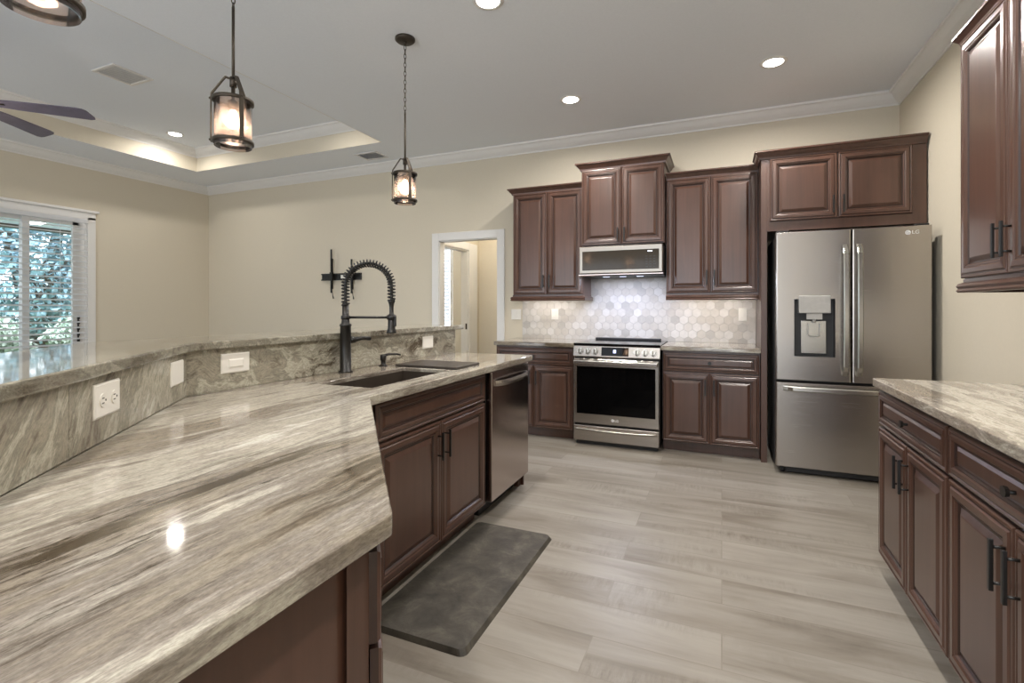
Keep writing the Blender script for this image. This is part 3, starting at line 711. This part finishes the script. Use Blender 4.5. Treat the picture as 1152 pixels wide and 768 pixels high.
FX, FY = -1.785, 2.005
ex, ey = .205, .11                          # reach of the spring spout over the sink
t = thing('kitchen_faucet', 'tall black spring-neck kitchen faucet standing behind the sink', 'faucet', (FX, FY, .914))
m_ = MB(); m_.lathe([(0, 0), (.036, 0), (.036, .006), (.028, .010), (.027, .235), (.030, .238), (.030, .246), (.021, .252), (.019, .275), (.0165, .280), (.0165, .355), (0, .355)]); m_.build('body', M['black'], t)
def arch(u):     # 0..1 along the spring neck
    if u < .18: return Vector((0, 0, .34 + u / .18 * .11))
    if u > .86: return Vector((ex, ey, .45 - (u - .86) / .14 * .085))
    a = PI * (u - .18) / .68; k = (1 - math.cos(a)) / 2
    return Vector((ex * k, ey * k, .45 + .112 * math.sin(a)))
m_ = MB(); m_.tube([arch(i / 60) for i in range(61)], .0075, 10); m_.build('hose', M['black'], t)
coil = []; NC = 36
side = Vector((-ey, ex, 0)).normalized()
for i in range(NC * 10 + 1):
    u = i / (NC * 10); p = arch(u); d = (arch(min(1, u + .01)) - arch(max(0, u - .01))).normalized(); e = side; g = d.cross(e)
    a = 2 * PI * i / 10; coil.append(p + (e * math.cos(a) + g * math.sin(a)) * .0185)
m_ = MB(); m_.tube(coil, .0040, 6); m_.build('spring', M['black'], t)
m_ = MB(); m_.lathe([(0, .375), (.017, .375), (.019, .365), (.0145, .355), (.011, .335), (.011, .30), (.018, .295), (.019, .225), (.022, .215), (.026, .206), (.026, .200), (0, .200)], (ex, ey, 0))
m_.box(ex + .016, ey - .006, .235, ex + .028, ey + .006, .29, .003); m_.build('spray_head', M['black'], t)
dv = Vector((ex, ey, 0)).normalized()
m_ = MB(); m_.tube([Vector((0, 0, .282)) + dv * .01, Vector((ex, ey, .282)) - dv * .016], .0062, 10); m_.lathe([(.021, .27), (.024, .272), (.024, .292), (.021, .294)], (ex, ey, 0)); m_.lathe([(.018, .272), (.023, .274), (.023, .290), (.018, .292)]); m_.build('support_arm', M['black'], t)
m_ = MB(); lv = Vector((.45, .9, 0)).normalized(); m_.cyl(Vector((0, 0, .165)) + lv * .02, Vector((0, 0, .165)) + lv * .052, .017, n=16); m_.tube([Vector((0, 0, .165)) + lv * .045, Vector((0, 0, .172)) + lv * .09, Vector((0, 0, .168)) + lv * .135], [.013, .010, .011], 10); m_.build('lever', M['black'], t)
t = thing('soap_dispenser', 'small black soap pump on the counter beside the faucet', 'soap dispenser', (-1.775, 2.30, .914))
m_ = MB(); m_.lathe([(0, 0), (.024, 0), (.024, .005), (.014, .010), (.013, .03), (.017, .034), (.017, .062), (.012, .066), (0, .066)]); m_.build('base', M['black'], t)
m_ = MB(); m_.tube([(0, 0, .058), (.02, .02, .066), (.055, .05, .066), (.072, .065, .060)], [.008, .007, .006, .005], 10); m_.build('spout', M['black'], t)
o = MB().box(-1.70, 2.31, .9145, -1.30, 2.575, .927, .003).build('cutting_board', M['slate']); tag(o, 'dark brown rectangular board lying on the counter beyond the sink', 'cutting board')

# floor mat
pp = []
for cx_, cy_, a0 in ((-.84, 1.545, -90), (-.84, 2.545, 0), (-1.30, 2.545, 90), (-1.30, 1.545, 180)):
    sx = -1 if cx_ > -1 else 1; sy = 1 if cy_ < 2 else -1
    ox, oy = cx_ + sx * .03, cy_ + sy * .03
    for k in range(5):
        a = math.radians(a0 + k * 22.5); pp.append((ox + .03 * math.cos(a), oy + .03 * math.sin(a)))
t = bmesh.new(); f = t.faces.new([t.verts.new((p[0], p[1], .0005)) for p in pp]); r = bmesh.ops.extrude_face_region(t, geom=[f])
top = [v for v in r['geom'] if isinstance(v, bmesh.types.BMVert)]; bmesh.ops.translate(t, vec=(0, 0, .018), verts=top)
cen = Vector((-1.07, 2.045, 0))
for v in top: v.co.x += -.012 if v.co.x > cen.x else .012; v.co.y += -.012 if v.co.y > cen.y else .012
m_ = MB(); m_.merge(t); o = m_.build('floor_mat', M['mat']); tag(o, 'dark grey marbled rubber floor mat in front of the sink cabinet', 'mat')

# other countertops
def counter(name, label, x0, y0, x1, y1, m, rc=()):
    P = [(x0, y0), (x1, y0), (x1, y1), (x0, y1)]; out = []
    for i, p in enumerate(P):
        if i in rc: out += corner(p, .02, P[i - 1], P[(i + 1) % 4], 4)
        else: out.append(p)
    o = slab_mesh([out], .8765, .914, .006).build(name, m); tag(o, label, 'countertop'); return o
counter('countertop', 'granite countertop on the base cabinet left of the range', -2.095, 4.448, -1.262, YB - .012, M['gran_back'], (0,))
counter('countertop', 'granite countertop between the range and the refrigerator panel', -.487, 4.448, .290, YB - .012, M['gran_back'])
counter('countertop', 'granite countertop along the right-hand wall', .655, 1.24, XR, 2.825, M['gran_light'], (3,))

# hexagon tile backsplash
def clip(poly, x0, z0, x1, z1):
    for ax, lim, sg in ((0, x0, 1), (0, x1, -1), (1, z0, 1), (1, z1, -1)):
        out = []
        for i in range(len(poly)):
            p, q = poly[i - 1], poly[i]; ip, iq = (p[ax] - lim) * sg >= 0, (q[ax] - lim) * sg >= 0
            if ip != iq:
                u = (lim - p[ax]) / (q[ax] - p[ax]); out.append((p[0] + u * (q[0] - p[0]), p[1] + u * (q[1] - p[1])))
            if iq: out.append(q)
        poly = out
        if len(poly) < 3: return []
    return poly
t = thing('tile_backsplash', 'pale stone hexagon tile backsplash behind the range', 'backsplash', (0, 0, 0))
RECTS = [(-2.03, .9145, -1.262, 1.42), (-1.262, .9, -.487, 1.84), (-.487, .9145, .290, 1.42)]
m_ = MB()
for x0, z0, x1, z1 in RECTS: m_.box(x0, YB - .008, z0, x1, YB - .0005, z1)
m_.build('grout', M['grout'], t)
m_ = MB(); fl = .080; R_ = fl / math.sqrt(3); g = .0016; rnd = random.Random(3)
for j in range(18):
    for i in range(36):
        cx_, cz_ = -2.06 + i * fl + (fl / 2 if j % 2 else 0), .92 + j * R_ * 1.5
        pl_ = [(cx_ + (R_ - g) * math.sin(k * PI / 3), cz_ + (R_ - g) * math.cos(k * PI / 3)) for k in range(6)]
        mi = rnd.choices((0, 1, 2, 3), (5, 4, 2, 3))[0]
        for x0, z0, x1, z1 in RECTS:
            q = clip(pl_, x0, z0, x1, z1)
            if len(q) >= 3:
                m_.mi = mi; c0 = Vector((sum(p[0] for p in q) / len(q), sum(p[1] for p in q) / len(q)))
                A = [m_.bm.verts.new((p[0], YB - .008, p[1])) for p in q]; B = [m_.bm.verts.new((p[0] + (c0.x - p[0]) * .02, YB - .0105, p[1] + (c0.y - p[1]) * .02)) for p in q]
                for k in range(len(q)): m_.bm.faces.new((A[k - 1], A[k], B[k], B[k - 1])).material_index = mi
                m_.bm.faces.new(B).material_index = mi
m_.build('hexagon_tiles', TILES, t)

# ================================================================== APPLIANCES
# ---- range
RX, RY = -1.2555, 4.40; RW = .765
t = thing('range', 'stainless slide-in electric range between the back wall cabinets', 'range', (RX, RY, 0))
MB().box(.004, .04, .03, RW - .004, .66, .895).build('body', M['darkplastic'], t)
MB().box(-.003, .012, .902, RW + .003, .665, .922, .004).build('cooktop', M['blackglass'], t)
MB().box(.06, .61, .922, RW - .06, .66, .940, .004).build('rear_vent_rail', M['darkplastic'], t)
m_ = MB()                                  # sloped control panel
prof = [(.0, .800), (-.006, .808), (.012, .897), (.020, .902), (.06, .902), (.06, .800)]
A = [m_.bm.verts.new((.0, y, z)) for y, z in prof]; B = [m_.bm.verts.new((RW, y, z)) for y, z in prof]
for k in range(6): m_.bm.faces.new((A[k - 1], A[k], B[k], B[k - 1]))
m_.bm.faces.new(A); m_.bm.faces.new(B); cp = m_.build('control_panel', M['steel'], t)
def cpt(x, z, out): # point on the panel slope
    u = (z - .808) / .089; n = Vector((0, -.98, .198)); return Vector((x, -.006 + .018 * u, z)) + n * out
def cplate(x0, z0, x1, z1, out, m, name, par):
    mb = MB(); F_ = [cpt(x0, z0, out), cpt(x1, z0, out), cpt(x1, z1, out), cpt(x0, z1, out)]; Bk = [cpt(x0, z0, -.002), cpt(x1, z0, -.002), cpt(x1, z1, -.002), cpt(x0, z1, -.002)]
    a = [mb.bm.verts.new(p) for p in F_]; b = [mb.bm.verts.new(p) for p in Bk]
    mb.bm.faces.new(a); mb.bm.faces.new(b)
    for k in range(4): mb.bm.faces.new((a[k - 1], a[k], b[k], b[k - 1]))
    return mb.build(name, m, par)
cplate(.258, .815, .500, .890, .0015, M['blackglass'], 'display', cp)
cplate(.366, .842, .388, .868, .0022, M['display'], 'display_glow', cp)
for x in (.060, .130, .200, .570, .640, .710):
    m_ = MB(); m_.cyl(cpt(x, .852, -.001), cpt(x, .852, .012), .030, .028, 24); m_.cyl(cpt(x, .852, .010), cpt(x, .852, .032), .024, .021, 24)
    a, b = cpt(x, .852, .030), cpt(x, .852, .040); m_.box(x - .0055, a.y - .012, .830, x + .0055, a.y + .004, .876, .002); m_.build('knob', M['steel_h'], t)
m_ = MB(); m_.rings([(.004, .195, RW - .004, .785, .035), (.004, .195, RW - .004, .785, -.006), (.010, .201, RW - .010, .779, -.012), (.034, .285, RW - .034, .715, -.012), (.034, .285, RW - .034, .715, -.006)], cap=False)
dr = m_.build('oven_door', M['steel'], t)
MB().box(.033, -.009, .284, RW - .033, .02, .716).build('oven_window', M['ovenglass'], dr)
m_ = MB(); m_.box(.012, -.062, .738, RW - .012, -.036, .772, .008, 3); m_.box(.02, -.04, .742, .055, -.010, .768, .003); m_.box(RW - .055, -.04, .742, RW - .02, -.010, .768, .003); m_.build('handle', M['steel'], dr)
dw_ = MB(); dw_.rings([(.004, .038, RW - .004, .178, .035), (.004, .038, RW - .004, .178, -.006), (.010, .044, RW - .010, .172, -.012), (.010, .120, RW - .010, .170, -.012)], back=True); dw_ = dw_.build('warming_drawer', M['steel'], t)
m_ = MB(); pr_ = []
for i in range(21):
    u = -1 + i / 10; pr_.append((RW / 2 + u * .36, -.018 - .012 * (1 - u * u), .148 - .010 * (1 - u * u)))
m_.tube(pr_, .011, 8); m_.build('handle', M['steel'], dw_)
MB().box(.02, .03, 0, RW - .02, .5, .04).build('base', M['darkplastic'], t)
def emblem(parent, x, z, y, r, m, m2, txt):
    lg = MB(); lg.cyl((x, y + .001, z), (x, y - .0010, z), r, n=24); lo = lg.build('logo', m, parent)
    e = MB(); e.tube([(x + r * .62 * math.cos(a), y - .0016, z + r * .62 * math.sin(a)) for a in [math.radians(q) for q in range(70, 361, 15)]], r * .07, 5)
    e.tube([(x + r * .62, y - .0016, z), (x + r * .15, y - .0016, z)], r * .07, 5); e.tube([(x - r * .05, y - .0016, z + r * .35), (x - r * .05, y - .0016, z - r * .3), (x + r * .15, y - .0016, z - r * .3)], r * .07, 5)
    e.cyl((x - r * .32, y - .0004, z + r * .28), (x - r * .32, y - .0018, z + r * .28), r * .11, n=10); e.build('face_mark', m2, lo)
    text_mesh('lettering', txt, r * 2.2, m, parent, (x + r * 1.35, y - .0006, z), (PI / 2, 0, 0))
M['logo'] = plain('logo_silver', (0.78, 0.78, 0.78), 0.4); M['logomark'] = plain('logo_grey', (0.32, 0.31, 0.31), 0.5)
emblem(dr, RW / 2 - .02, .240, -.012, .013, M['logo'], M['logomark'], 'LG')

# ---- microwave
MX, MW, MY = -1.253, .766, 4.60
t = thing('microwave', 'stainless over-the-range microwave under the tall wall cabinet', 'microwave', (MX, MY, 0))
MB().box(.002, .03, 1.545, MW - .002, YB - MY - .015, 1.815).build('body', M['darkplastic'], t)
m_ = MB(); m_.rings([(0, 1.568, MW, 1.822, .03), (0, 1.568, MW, 1.822, -.006), (.006, 1.574, MW - .006, 1.816, -.012), (.030, 1.598, MW - .030, 1.778, -.012), (.030, 1.598, MW - .030, 1.778, -.008)], cap=False); d = m_.build('door', M['steel_d'], t)
MB().box(.029, -.010, 1.597, MW - .029, .01, 1.779).build('window', M['greyglass'], d)
MB().box(MW - .13, -.0112, 1.755, MW - .09, -.0098, 1.764).build('clock_display', M['led'], d)
for r_ in range(5):
    for c in range(3): MB().box(MW - .150 + c * .034, -.0108, 1.615 + r_ * .024, MW - .130 + c * .034, -.0098, 1.622 + r_ * .024).build('keypad_key', M['darkplastic'], d)
m_ = MB()
prof = [(.06, 1.545), (-.004, 1.545), (-.016, 1.553), (-.016, 1.560), (-.004, 1.566), (.06, 1.566)]
A = [m_.bm.verts.new((-.004, y, z)) for y, z in prof]; B = [m_.bm.verts.new((MW + .004, y, z)) for y, z in prof]
for k in range(6): m_.bm.faces.new((A[k - 1], A[k], B[k], B[k - 1]))
m_.bm.faces.new(A); m_.bm.faces.new(B); m_.build('vent_lip', M['blacksteel'], t)
for x in (.22, .38, .54): MB().box(x - .03, .16, 1.543, x + .03, .20, 1.5452).build('cooktop_lamp', M['led'], t)

# ---- refrigerator
FXL, FW, FYF, FD = .376, .941, 4.20, .76
t = thing('refrigerator', 'stainless French-door refrigerator with a water dispenser in its left door', 'refrigerator', (FXL, FYF, 0))
MB().box(.004, .075, .045, FW - .004, FD, 1.79).build('body', M['darkplastic'], t)
gap = .480
def fdoor(x0, z0, x1, z1, hole=None):
    mb = MB(); st = [(x0, z0, x1, z1, .07), (x0, z0, x1, z1, .008), (x0 + .004, z0 + .004, x1 - .004, z1 - .004, .0015), (x0 + .010, z0 + .006, x1 - .010, z1 - .006, 0)]
    if hole: st += [(*hole, 0), (*hole, .055)]
    mb.rings(st, back=True); return mb
d1 = fdoor(.0, .705, gap - .003, 1.812, (.120, .885, .380, 1.310)).build('left_door', M['steel'], t)
d2 = fdoor(gap + .003, .705, FW, 1.812).build('right_door', M['steel'], t)
d3 = fdoor(.0, .055, FW, .690).build('freezer_drawer', M['steel'], t)
MB().rings([(.1205, .8855, .3795, 1.3095, -.001), (.1205, .8855, .3795, 1.3095, .054)], cap=True).build('dispenser_recess', M['darkplastic'], d1)
m_ = MB(); m_.box(.150, -.012, 1.205, .352, .05, 1.335, .006); m_.build('dispenser_panel', M['greyplastic'], d1)
m_ = MB(); m_.prism([(.200, .0), (.300, .0), (.285, .045), (.215, .045)], 1.16, 1.205); m_.cyl((.25, .02, 1.165), (.25, .02, 1.135), .012); m_.build('spout', M['greyplastic'], d1)
m_ = MB(); m_.box(.168, .040, .905, .332, .0535, 1.15, .004); m_.build('dispenser_back', M['steel_h'], d1)
m_ = MB(); m_.tube([(.212, .03, 1.13), (.212, .03, 1.05), (.222, .028, 1.035), (.278, .028, 1.035), (.288, .03, 1.05), (.288, .03, 1.13)], .005, 8); m_.build('paddle', M['greyplastic'], d1)
def flat_bow(p0, p1, out, w, axis, par):
    """flat bowed handle bar from p0 to p1 standing out to -y"""
    mb = MB(); prev = None; n = 28
    for i in range(n + 1):
        u = i / n; x = p0[0] + (p1[0] - p0[0]) * u; z = p0[1] + (p1[1] - p0[1]) * u
        e = min(u, 1 - u) / .07
        y = -.004 - (out * min(1, e) ** .6) - .012 * math.sin(PI * u)
        h = w / 2
        if axis == 'z': r = [(x - h, y, z), (x - h * .6, y - .008, z), (x + h * .6, y - .008, z), (x + h, y, z), (x + h * .7, y + .010, z), (x - h * .7, y + .010, z)]
        else: r = [(x, y, z - h), (x, y - .008, z - h * .6), (x, y - .008, z + h * .6), (x, y, z + h), (x, y + .010, z + h * .7), (x, y + .010, z - h * .7)]
        r = [mb.bm.verts.new(q) for q in r]
        if prev:
            for k in range(6):
                f = mb.bm.faces.new((prev[k], prev[(k + 1) % 6], r[(k + 1) % 6], r[k])); f.smooth = False
        else: mb.bm.faces.new(r)
        prev = r
    mb.bm.faces.new(prev); return mb.build('handle', M['steel_h'], par)
flat_bow((gap - .042, .755), (gap - .042, 1.70), .045, .036, 'z', d1)
flat_bow((gap + .042, .755), (gap + .042, 1.70), .045, .036, 'z', d2)
flat_bow((.045, .648), (FW - .045, .648), .045, .038, 'x', d3)
for x in (.05, FW - .05):
    m_ = MB(); m_.cyl((x - .012, .07, .026), (x + .012, .07, .026), .025, n=16); m_.box(x - .02, .05, .03, x + .02, .11, .055); m_.build('foot', M['darkplastic'], t)
MB().box(.07, .045, .012, FW - .07, .07, .055).build('toe_grille', M['darkplastic'], t)
for x0, x1 in ((.01, .09), (FW - .09, FW - .01)): MB().box(x0, .02, 1.812, x1, .12, 1.825, .004).build('hinge_cover', M['darkplastic'], t)
emblem(d2, FW - .135, 1.765, 0.0, .016, M['logo'], M['logomark'], 'LG')

# ================================================================== WALL PLATES
def plate(name, label, loc, rz, w, h, kind):
    t = thing(name, label, 'outlet' if kind == 'duplex' else 'switch', loc, rz)
    m_ = MB(); m_.rings([(-w / 2, -h / 2, w / 2, h / 2, 0), (-w / 2, -h / 2, w / 2, h / 2, -.003), (-w / 2 + .005, -h / 2 + .005, w / 2 - .005, h / 2 - .005, -.006)], back=True); m_.build('cover_plate', M['white'], t)
    if kind == 'rocker':
        m_ = MB(); m_.rings([(-.034, -.017, .034, .017, -.005), (-.034, -.017, .034, .017, -.008), (-.030, -.013, .030, .013, -.0095)], back=True); m_.build('rocker', M['white'], t)
    elif kind == 'double':
        for x in (-.023, .023): m_ = MB(); m_.rings([(x - .016, -.033, x + .016, .033, -.005), (x - .016, -.033, x + .016, .033, -.008), (x - .012, -.029, x + .012, .029, -.0095)], back=True); m_.build('rocker', M['white'], t)
    elif kind == 'single':
        m_ = MB(); m_.rings([(-.016, -.033, .016, .033, -.005), (-.016, -.033, .016, .033, -.008), (-.012, -.029, .012, .029, -.0095)], back=True); m_.build('rocker', M['white'], t)
    elif kind == 'duplex':
        for dx in (-.030, .030):
            r = MB(); r.cyl((dx, -.004, 0), (dx, -.0085, 0), .017, n=20, smooth=False); rc = r.build('receptacle', M['white'], t)
            s_ = MB()
            for (a, b) in ((dx - .004, .006), (dx - .004, -.006)): s_.box(a - .005, -.0092, b - .0012, a + .005, -.0084, b + .0012)
            s_.cyl((dx + .009, -.0084, 0), (dx + .009, -.0092, 0), .0028, n=10); s_.build('slots', M['slot'], rc)
    return t
RZD = math.atan2(.756, -.655)               # rotation whose -y looks out of the slanted stone
def onsplash(s, z):
    p = Vector(p0[1]) + Vector((.655, -.756)) * s; return (p.x, p.y, z)
plate('power_outlet', 'white duplex outlet set sideways in the slanted granite backsplash', onsplash(.632, 1.018), RZD, .135, .085, 'duplex')
plate('light_switch', 'white blank-faced plate on the slanted granite beside the corner', onsplash(.112, 1.016), RZD, .128, .084, 'blank')
plate('light_switch', 'white rocker switch on the granite behind the sink, near the corner', (XS, 1.42, 1.020), PI / 2, .128, .080, 'rocker')
plate('power_outlet', 'white plate on the granite behind the sink, beneath the bar end', (XS, 2.862, 1.011), PI / 2, .128, .082, 'blank')
plate('power_outlet', 'white plate on the hexagon tile left of the range', (-1.652, YB - .0105, 1.178), 0, .08, .118, 'single')
plate('power_outlet', 'white plate on the hexagon tile right of the range', (.180, YB - .0105, 1.183), 0, .072, .122, 'single')
plate('light_switch', 'white double switch on the cream wall between the doorway and the tile', (-2.108, YB, 1.172), 0, .118, .116, 'double')
plate('light_switch', 'white double switch on the far hall wall inside the doorway', (-2.66, 6.31, 1.19), 0, .118, .116, 'double')

# television bracket on the back wall
t = thing('tv_bracket', 'black television wall bracket left on the cream back wall', 'bracket', (-4.58, YB, 1.65))
m_ = MB(); m_.box(-.325, -.022, -.045, .325, -.0, .045, .004)
m_.box(-.325, -.034, .030, .325, -.02, .045); m_.box(-.325, -.034, -.045, .325, -.02, -.030); m_.build('wall_plate', M['black'], t)
m_ = MB(); m_.box(.01, -.036, -.022, .085, -.0345, .022); m_.build('bubble_level', M['white'], t)
for x, zt_, zb_ in ((-.130, .36, -.21), (.205, .22, -.22)):
    m_ = MB(); m_.box(x - .011, -.062, zb_, x + .011, -.050, zt_, .002); m_.box(x - .011, -.062, zb_ + .05, x - .007, -.034, zt_ - .12); m_.box(x + .007, -.062, zb_ + .05, x + .011, -.034, zt_ - .12); m_.box(x - .02, -.07, -.05, x + .02, -.034, .06, .003); m_.build('arm', M['black'], t)
    m_ = MB(); m_.tube([(x + .006, -.055, zb_ + .06), (x + .018, -.05, zb_ - .03), (x + .026, -.045, zb_ - .075)], [.005, .004, .009], 8); m_.build('pull_cord', M['black'], t)

# ================================================================== CEILING THINGS
def downlight(loc, label, power=None):
    t = thing('recessed_light', label, 'ceiling light', loc, 0, 'recessed ceiling lights')
    m_ = MB(); m_.lathe([(.066, -.002), (.070, -.006), (.090, -.004), (.093, 0)], n=32); m_.build('trim_ring', M['trim'], t)
    m_ = MB(); m_.lathe([(0.0001, -.003), (.067, -.003)], n=32); m_.build('lens', M['lens'], t)
    lamp('downlight_lamp', 'AREA', (loc[0], loc[1], loc[2] - .012), power or DOWNLIGHT_W, NEUTRAL, .13, spread=math.radians(165))
downlight((.349, 4.09, CZ), 'lit round recessed light in the kitchen ceiling, in front of the refrigerator')
downlight((-1.206, 4.137, CZ), 'lit round recessed light in the kitchen ceiling, in front of the microwave')
downlight((-1.265, 2.615, CZ), 'lit round recessed light at the top photo edge, above the sink')
downlight((-6.04, 3.87, TZ), 'lit round recessed light in the tray ceiling above the left corner', 8)
for p in ((.349, 2.4), (.349, .6), (-1.2, .2), (-1.2, -1.8), (.349, -1.8)):  # further downlights out of view, added for ambient light, without fixtures
    lamp('downlight_lamp', 'AREA', (*p, CZ - .012), DOWNLIGHT_W, NEUTRAL, .13, spread=math.radians(165))
for p in ((-3.78, 3.87), (-6.04, -.2), (-3.78, -.2)):  # unseen tray downlights, likewise added to raise the ambient light
    lamp('downlight_lamp', 'AREA', (*p, TZ - .012), 3.5, NEUTRAL, .13, spread=math.radians(165))
for x in (-1.65, -.1):
    lamp('under_cabinet_lamp', 'AREA', (x, 4.90, 1.37), 1.5, (1, .90, .80), .6, .03)

def vent(loc, w, d, label, rz=0, m='trim'):
    t = thing('ceiling_vent', label, 'vent', loc, rz)
    m_ = MB(); fw = .028
    for a in ((-w / 2, -d / 2, w / 2, -d / 2 + fw), (-w / 2, d / 2 - fw, w / 2, d / 2), (-w / 2, -d / 2 + fw, -w / 2 + fw, d / 2 - fw), (w / 2 - fw, -d / 2 + fw, w / 2, d / 2 - fw)): m_.box(a[0], a[1], -.010, a[2], a[3], 0, .003)
    m_.build('frame', M[m], t)
    m_ = MB(); n = 12
    for k in range(n):
        y = -d / 2 + fw + (d - 2 * fw) * (k + .5) / n
        m_.face([(-w / 2 + fw, y - .008, -.008), (w / 2 - fw, y - .008, -.008), (w / 2 - fw, y + .006, -.001), (-w / 2 + fw, y + .006, -.001)])
    m_.build('louvres', M[m], t)
    m_ = MB(); m_.box(-w / 2 + fw, -d / 2 + fw, -.0012, w / 2 - fw, d / 2 - fw, -.0002); m_.build('duct_opening', M['vent'], t)
vent((-4.93, 2.70, TZ), .32, .33, 'white louvred vent in the tray ceiling above the fan blades')
vent((-3.82, 4.73, CZ), .31, .25, 'grey louvred vent in the ceiling beside the tray, left of the far pendant', m='vent')

# pendants
def pendant(loc, label, drop, rz):
    """canopy at the ceiling (z=0), glass lantern hanging drop metres below"""
    t = thing('pendant_lamp', label, 'lamp', loc, rz, 'pendant lamps over the bar')
    m_ = MB(); m_.lathe([(0, -.026), (.012, -.026), (.055, -.022), (.066, -.012), (.066, 0), (0, 0)]); m_.lathe([(0, -.045), (.008, -.043), (.010, -.026)]); m_.build('canopy', M['bronze'], t)
    m_ = MB(); z = -.045; k = 0; zr = -.045 - .485
    while z - .026 > zr:
        a = 0 if k % 2 else PI / 2
        m_.tube([(math.cos(a) * .0075 * math.cos(q), math.sin(a) * .0075 * math.cos(q), z - .016 + .018 * math.sin(q)) for q in [i * PI / 6 for i in range(12)]], .0022, 6, True)
        z -= .029; k += 1
    m_.build('chain', M['bronze'], t)
    zt = -drop + .30                        # top of the lantern yoke
    m_ = MB(); m_.cyl((0, 0, z + .01), (0, 0, zt - .03), .0062, n=12); m_.tube([(.009 * math.cos(q), 0, z + .006 + .011 * math.sin(q)) for q in [i * PI / 6 for i in range(12)]], .0025, 6, True); m_.build('rod', M['bronze'], t)
    za, zb, r = -drop + .195, -drop + .018, .076
    fr = MB()
    fr.lathe([(r - .002, za), (r + .005, za), (r + .005, za + .014), (r - .002, za + .014), (r - .002, za)], n=36); fr.lathe([(r - .002, zb), (r + .005, zb), (r + .005, zb + .013), (r - .002, zb + .013), (r - .002, zb)], n=36)
    for a in (0, 2 * PI / 3, 4 * PI / 3):
        c, s_ = math.cos(a), math.sin(a); e = Vector((-s_, c, 0)) * .009
        q = [Vector((c * .012, s_ * .012, zt)), Vector((c * .030, s_ * .030, zt + .004)), Vector((c * .040, s_ * .040, zt - .010)), Vector((c * (r + .006), s_ * (r + .006), za + .03)), Vector((c * (r + .008), s_ * (r + .008), za + .01)), Vector((c * (r + .008), s_ * (r + .008), zb))]
        for A, B in zip(q, q[1:]):
            d = (B - A).normalized(); nn = d.cross(e).normalized() * .002
            P1 = [A - e - nn, A + e - nn, A + e + nn, A - e + nn]; P2 = [p + (B - A) for p in P1]
            v1 = [fr.bm.verts.new(p) for p in P1]; v2 = [fr.bm.verts.new(p) for p in P2]
            fr.bm.faces.new(v1); fr.bm.faces.new(v2)
            for k in range(4): fr.bm.faces.new((v1[k - 1], v1[k], v2[k], v2[k - 1]))
        for zz in (za + .01, zb + .009): fr.sphere((c * (r + .012), s_ * (r + .012), zz), .005, u=8, v=6)
    fr.cyl((0, 0, zt - .035), (0, 0, zt + .006), .014, n=16); fr.build('frame', M['bronze'], t)
    m_ = MB(); m_.lathe([(r - .003, -drop + .004), (r - .003, za + .016), (r - .0055, za + .016), (r - .0055, -drop + .004), (r - .003, -drop + .004)], n=36); m_.build('glass_shade', M['seeded'], t)
    m_ = MB(); m_.lathe([(0, zt - .03), (.008, zt - .03), (.008, za + .012), (.021, za + .006), (.021, za - .034), (0, za - .034)]); m_.build('socket', M['bronze'], t)
    m_ = MB(); m_.lathe([(.012, za - .034), (.016, za - .046), (.030, za - .078), (.031, za - .098), (.024, za - .122), (.010, za - .134), (.0005, za - .136)]); m_.build('bulb', M['bulb'], t)
    lamp('pendant_bulb_lamp', 'POINT', (loc[0], loc[1], loc[2] - drop + .055), PENDANT_W, (1.0, .74, .54), .03)
DROP = CZ - 1.94
pendant((-1.955, 2.765, CZ), 'bronze and glass pendant lamp hanging near the far end of the bar', DROP, math.radians(-33))
pendant((-1.955, 1.50, CZ), 'bronze and glass pendant lamp hanging before the tray ceiling corner', DROP, math.radians(-16))
pendant((-1.465, .630, CZ), 'pendant lamp cut by the upper left photo corner', DROP, math.radians(-10))

# ceiling fan under the tray
FC = (-4.90, 1.66, TZ)
t = thing('ceiling_fan', 'five-bladed dark ceiling fan at the left photo edge', 'fan', FC)
m_ = MB(); m_.lathe([(0, -.06), (.03, -.06), (.07, -.02), (.075, 0), (0, 0)]); m_.build('canopy', M['bronze'], t)
m_ = MB(); m_.cyl((0, 0, -.05), (0, 0, -.52), .013, n=12); m_.build('downrod', M['bronze'], t)
m_ = MB(); m_.lathe([(0, -.50), (.03, -.50), (.09, -.53), (.115, -.57), (.115, -.63), (.09, -.665), (.06, -.68), (0, -.68)]); m_.build('motor_housing', M['bronze'], t)
m_ = MB(); m_.lathe([(.06, -.68), (.09, -.70), (.085, -.735), (.05, -.76), (.0005, -.768)]); m_.build('light_bowl', emitter('fan_bowl', (1, .80, .62), 3.0), t)
lamp('fan_lamp', 'POINT', (FC[0], FC[1], FC[2] - .80), 3, WARM, .06)
for k in range(5):
    a = math.radians(46 + 72 * k); ca, sa = math.cos(a), math.sin(a); ux = Vector((ca, sa, 0)); vy = Vector((-sa, ca, 0))
    zb_ = -.63
    m_ = MB(); outl = [(.19, -.045), (.30, -.058), (.66, -.076), (.70, -.070), (.722, -.048), (.745, .040), (.742, .062), (.715, .074), (.30, .058), (.19, .045)]
    P1 = [ux * r + vy * w + Vector((0, 0, zb_ - w * .18)) for r, w in outl]
    A = [m_.bm.verts.new(p) for p in P1]; B = [m_.bm.verts.new(p + Vector((0, 0, .007))) for p in P1]
    m_.bm.faces.new(A); m_.bm.faces.new(B[::-1])
    for i in range(len(A)): m_.bm.faces.new((A[i - 1], A[i], B[i], B[i - 1]))
    bl = m_.build('blade', M['fanblade'], t)
    m_ = MB(); pts = [ux * .10 + Vector((0, 0, zb_ + .02)), ux * .16 + Vector((0, 0, zb_ + .012)), ux * .24 + Vector((0, 0, zb_ + .010))]
    m_.tube(pts, [.014, .011, .016], 8); m_.build('blade_iron', M['bronze'], bl)
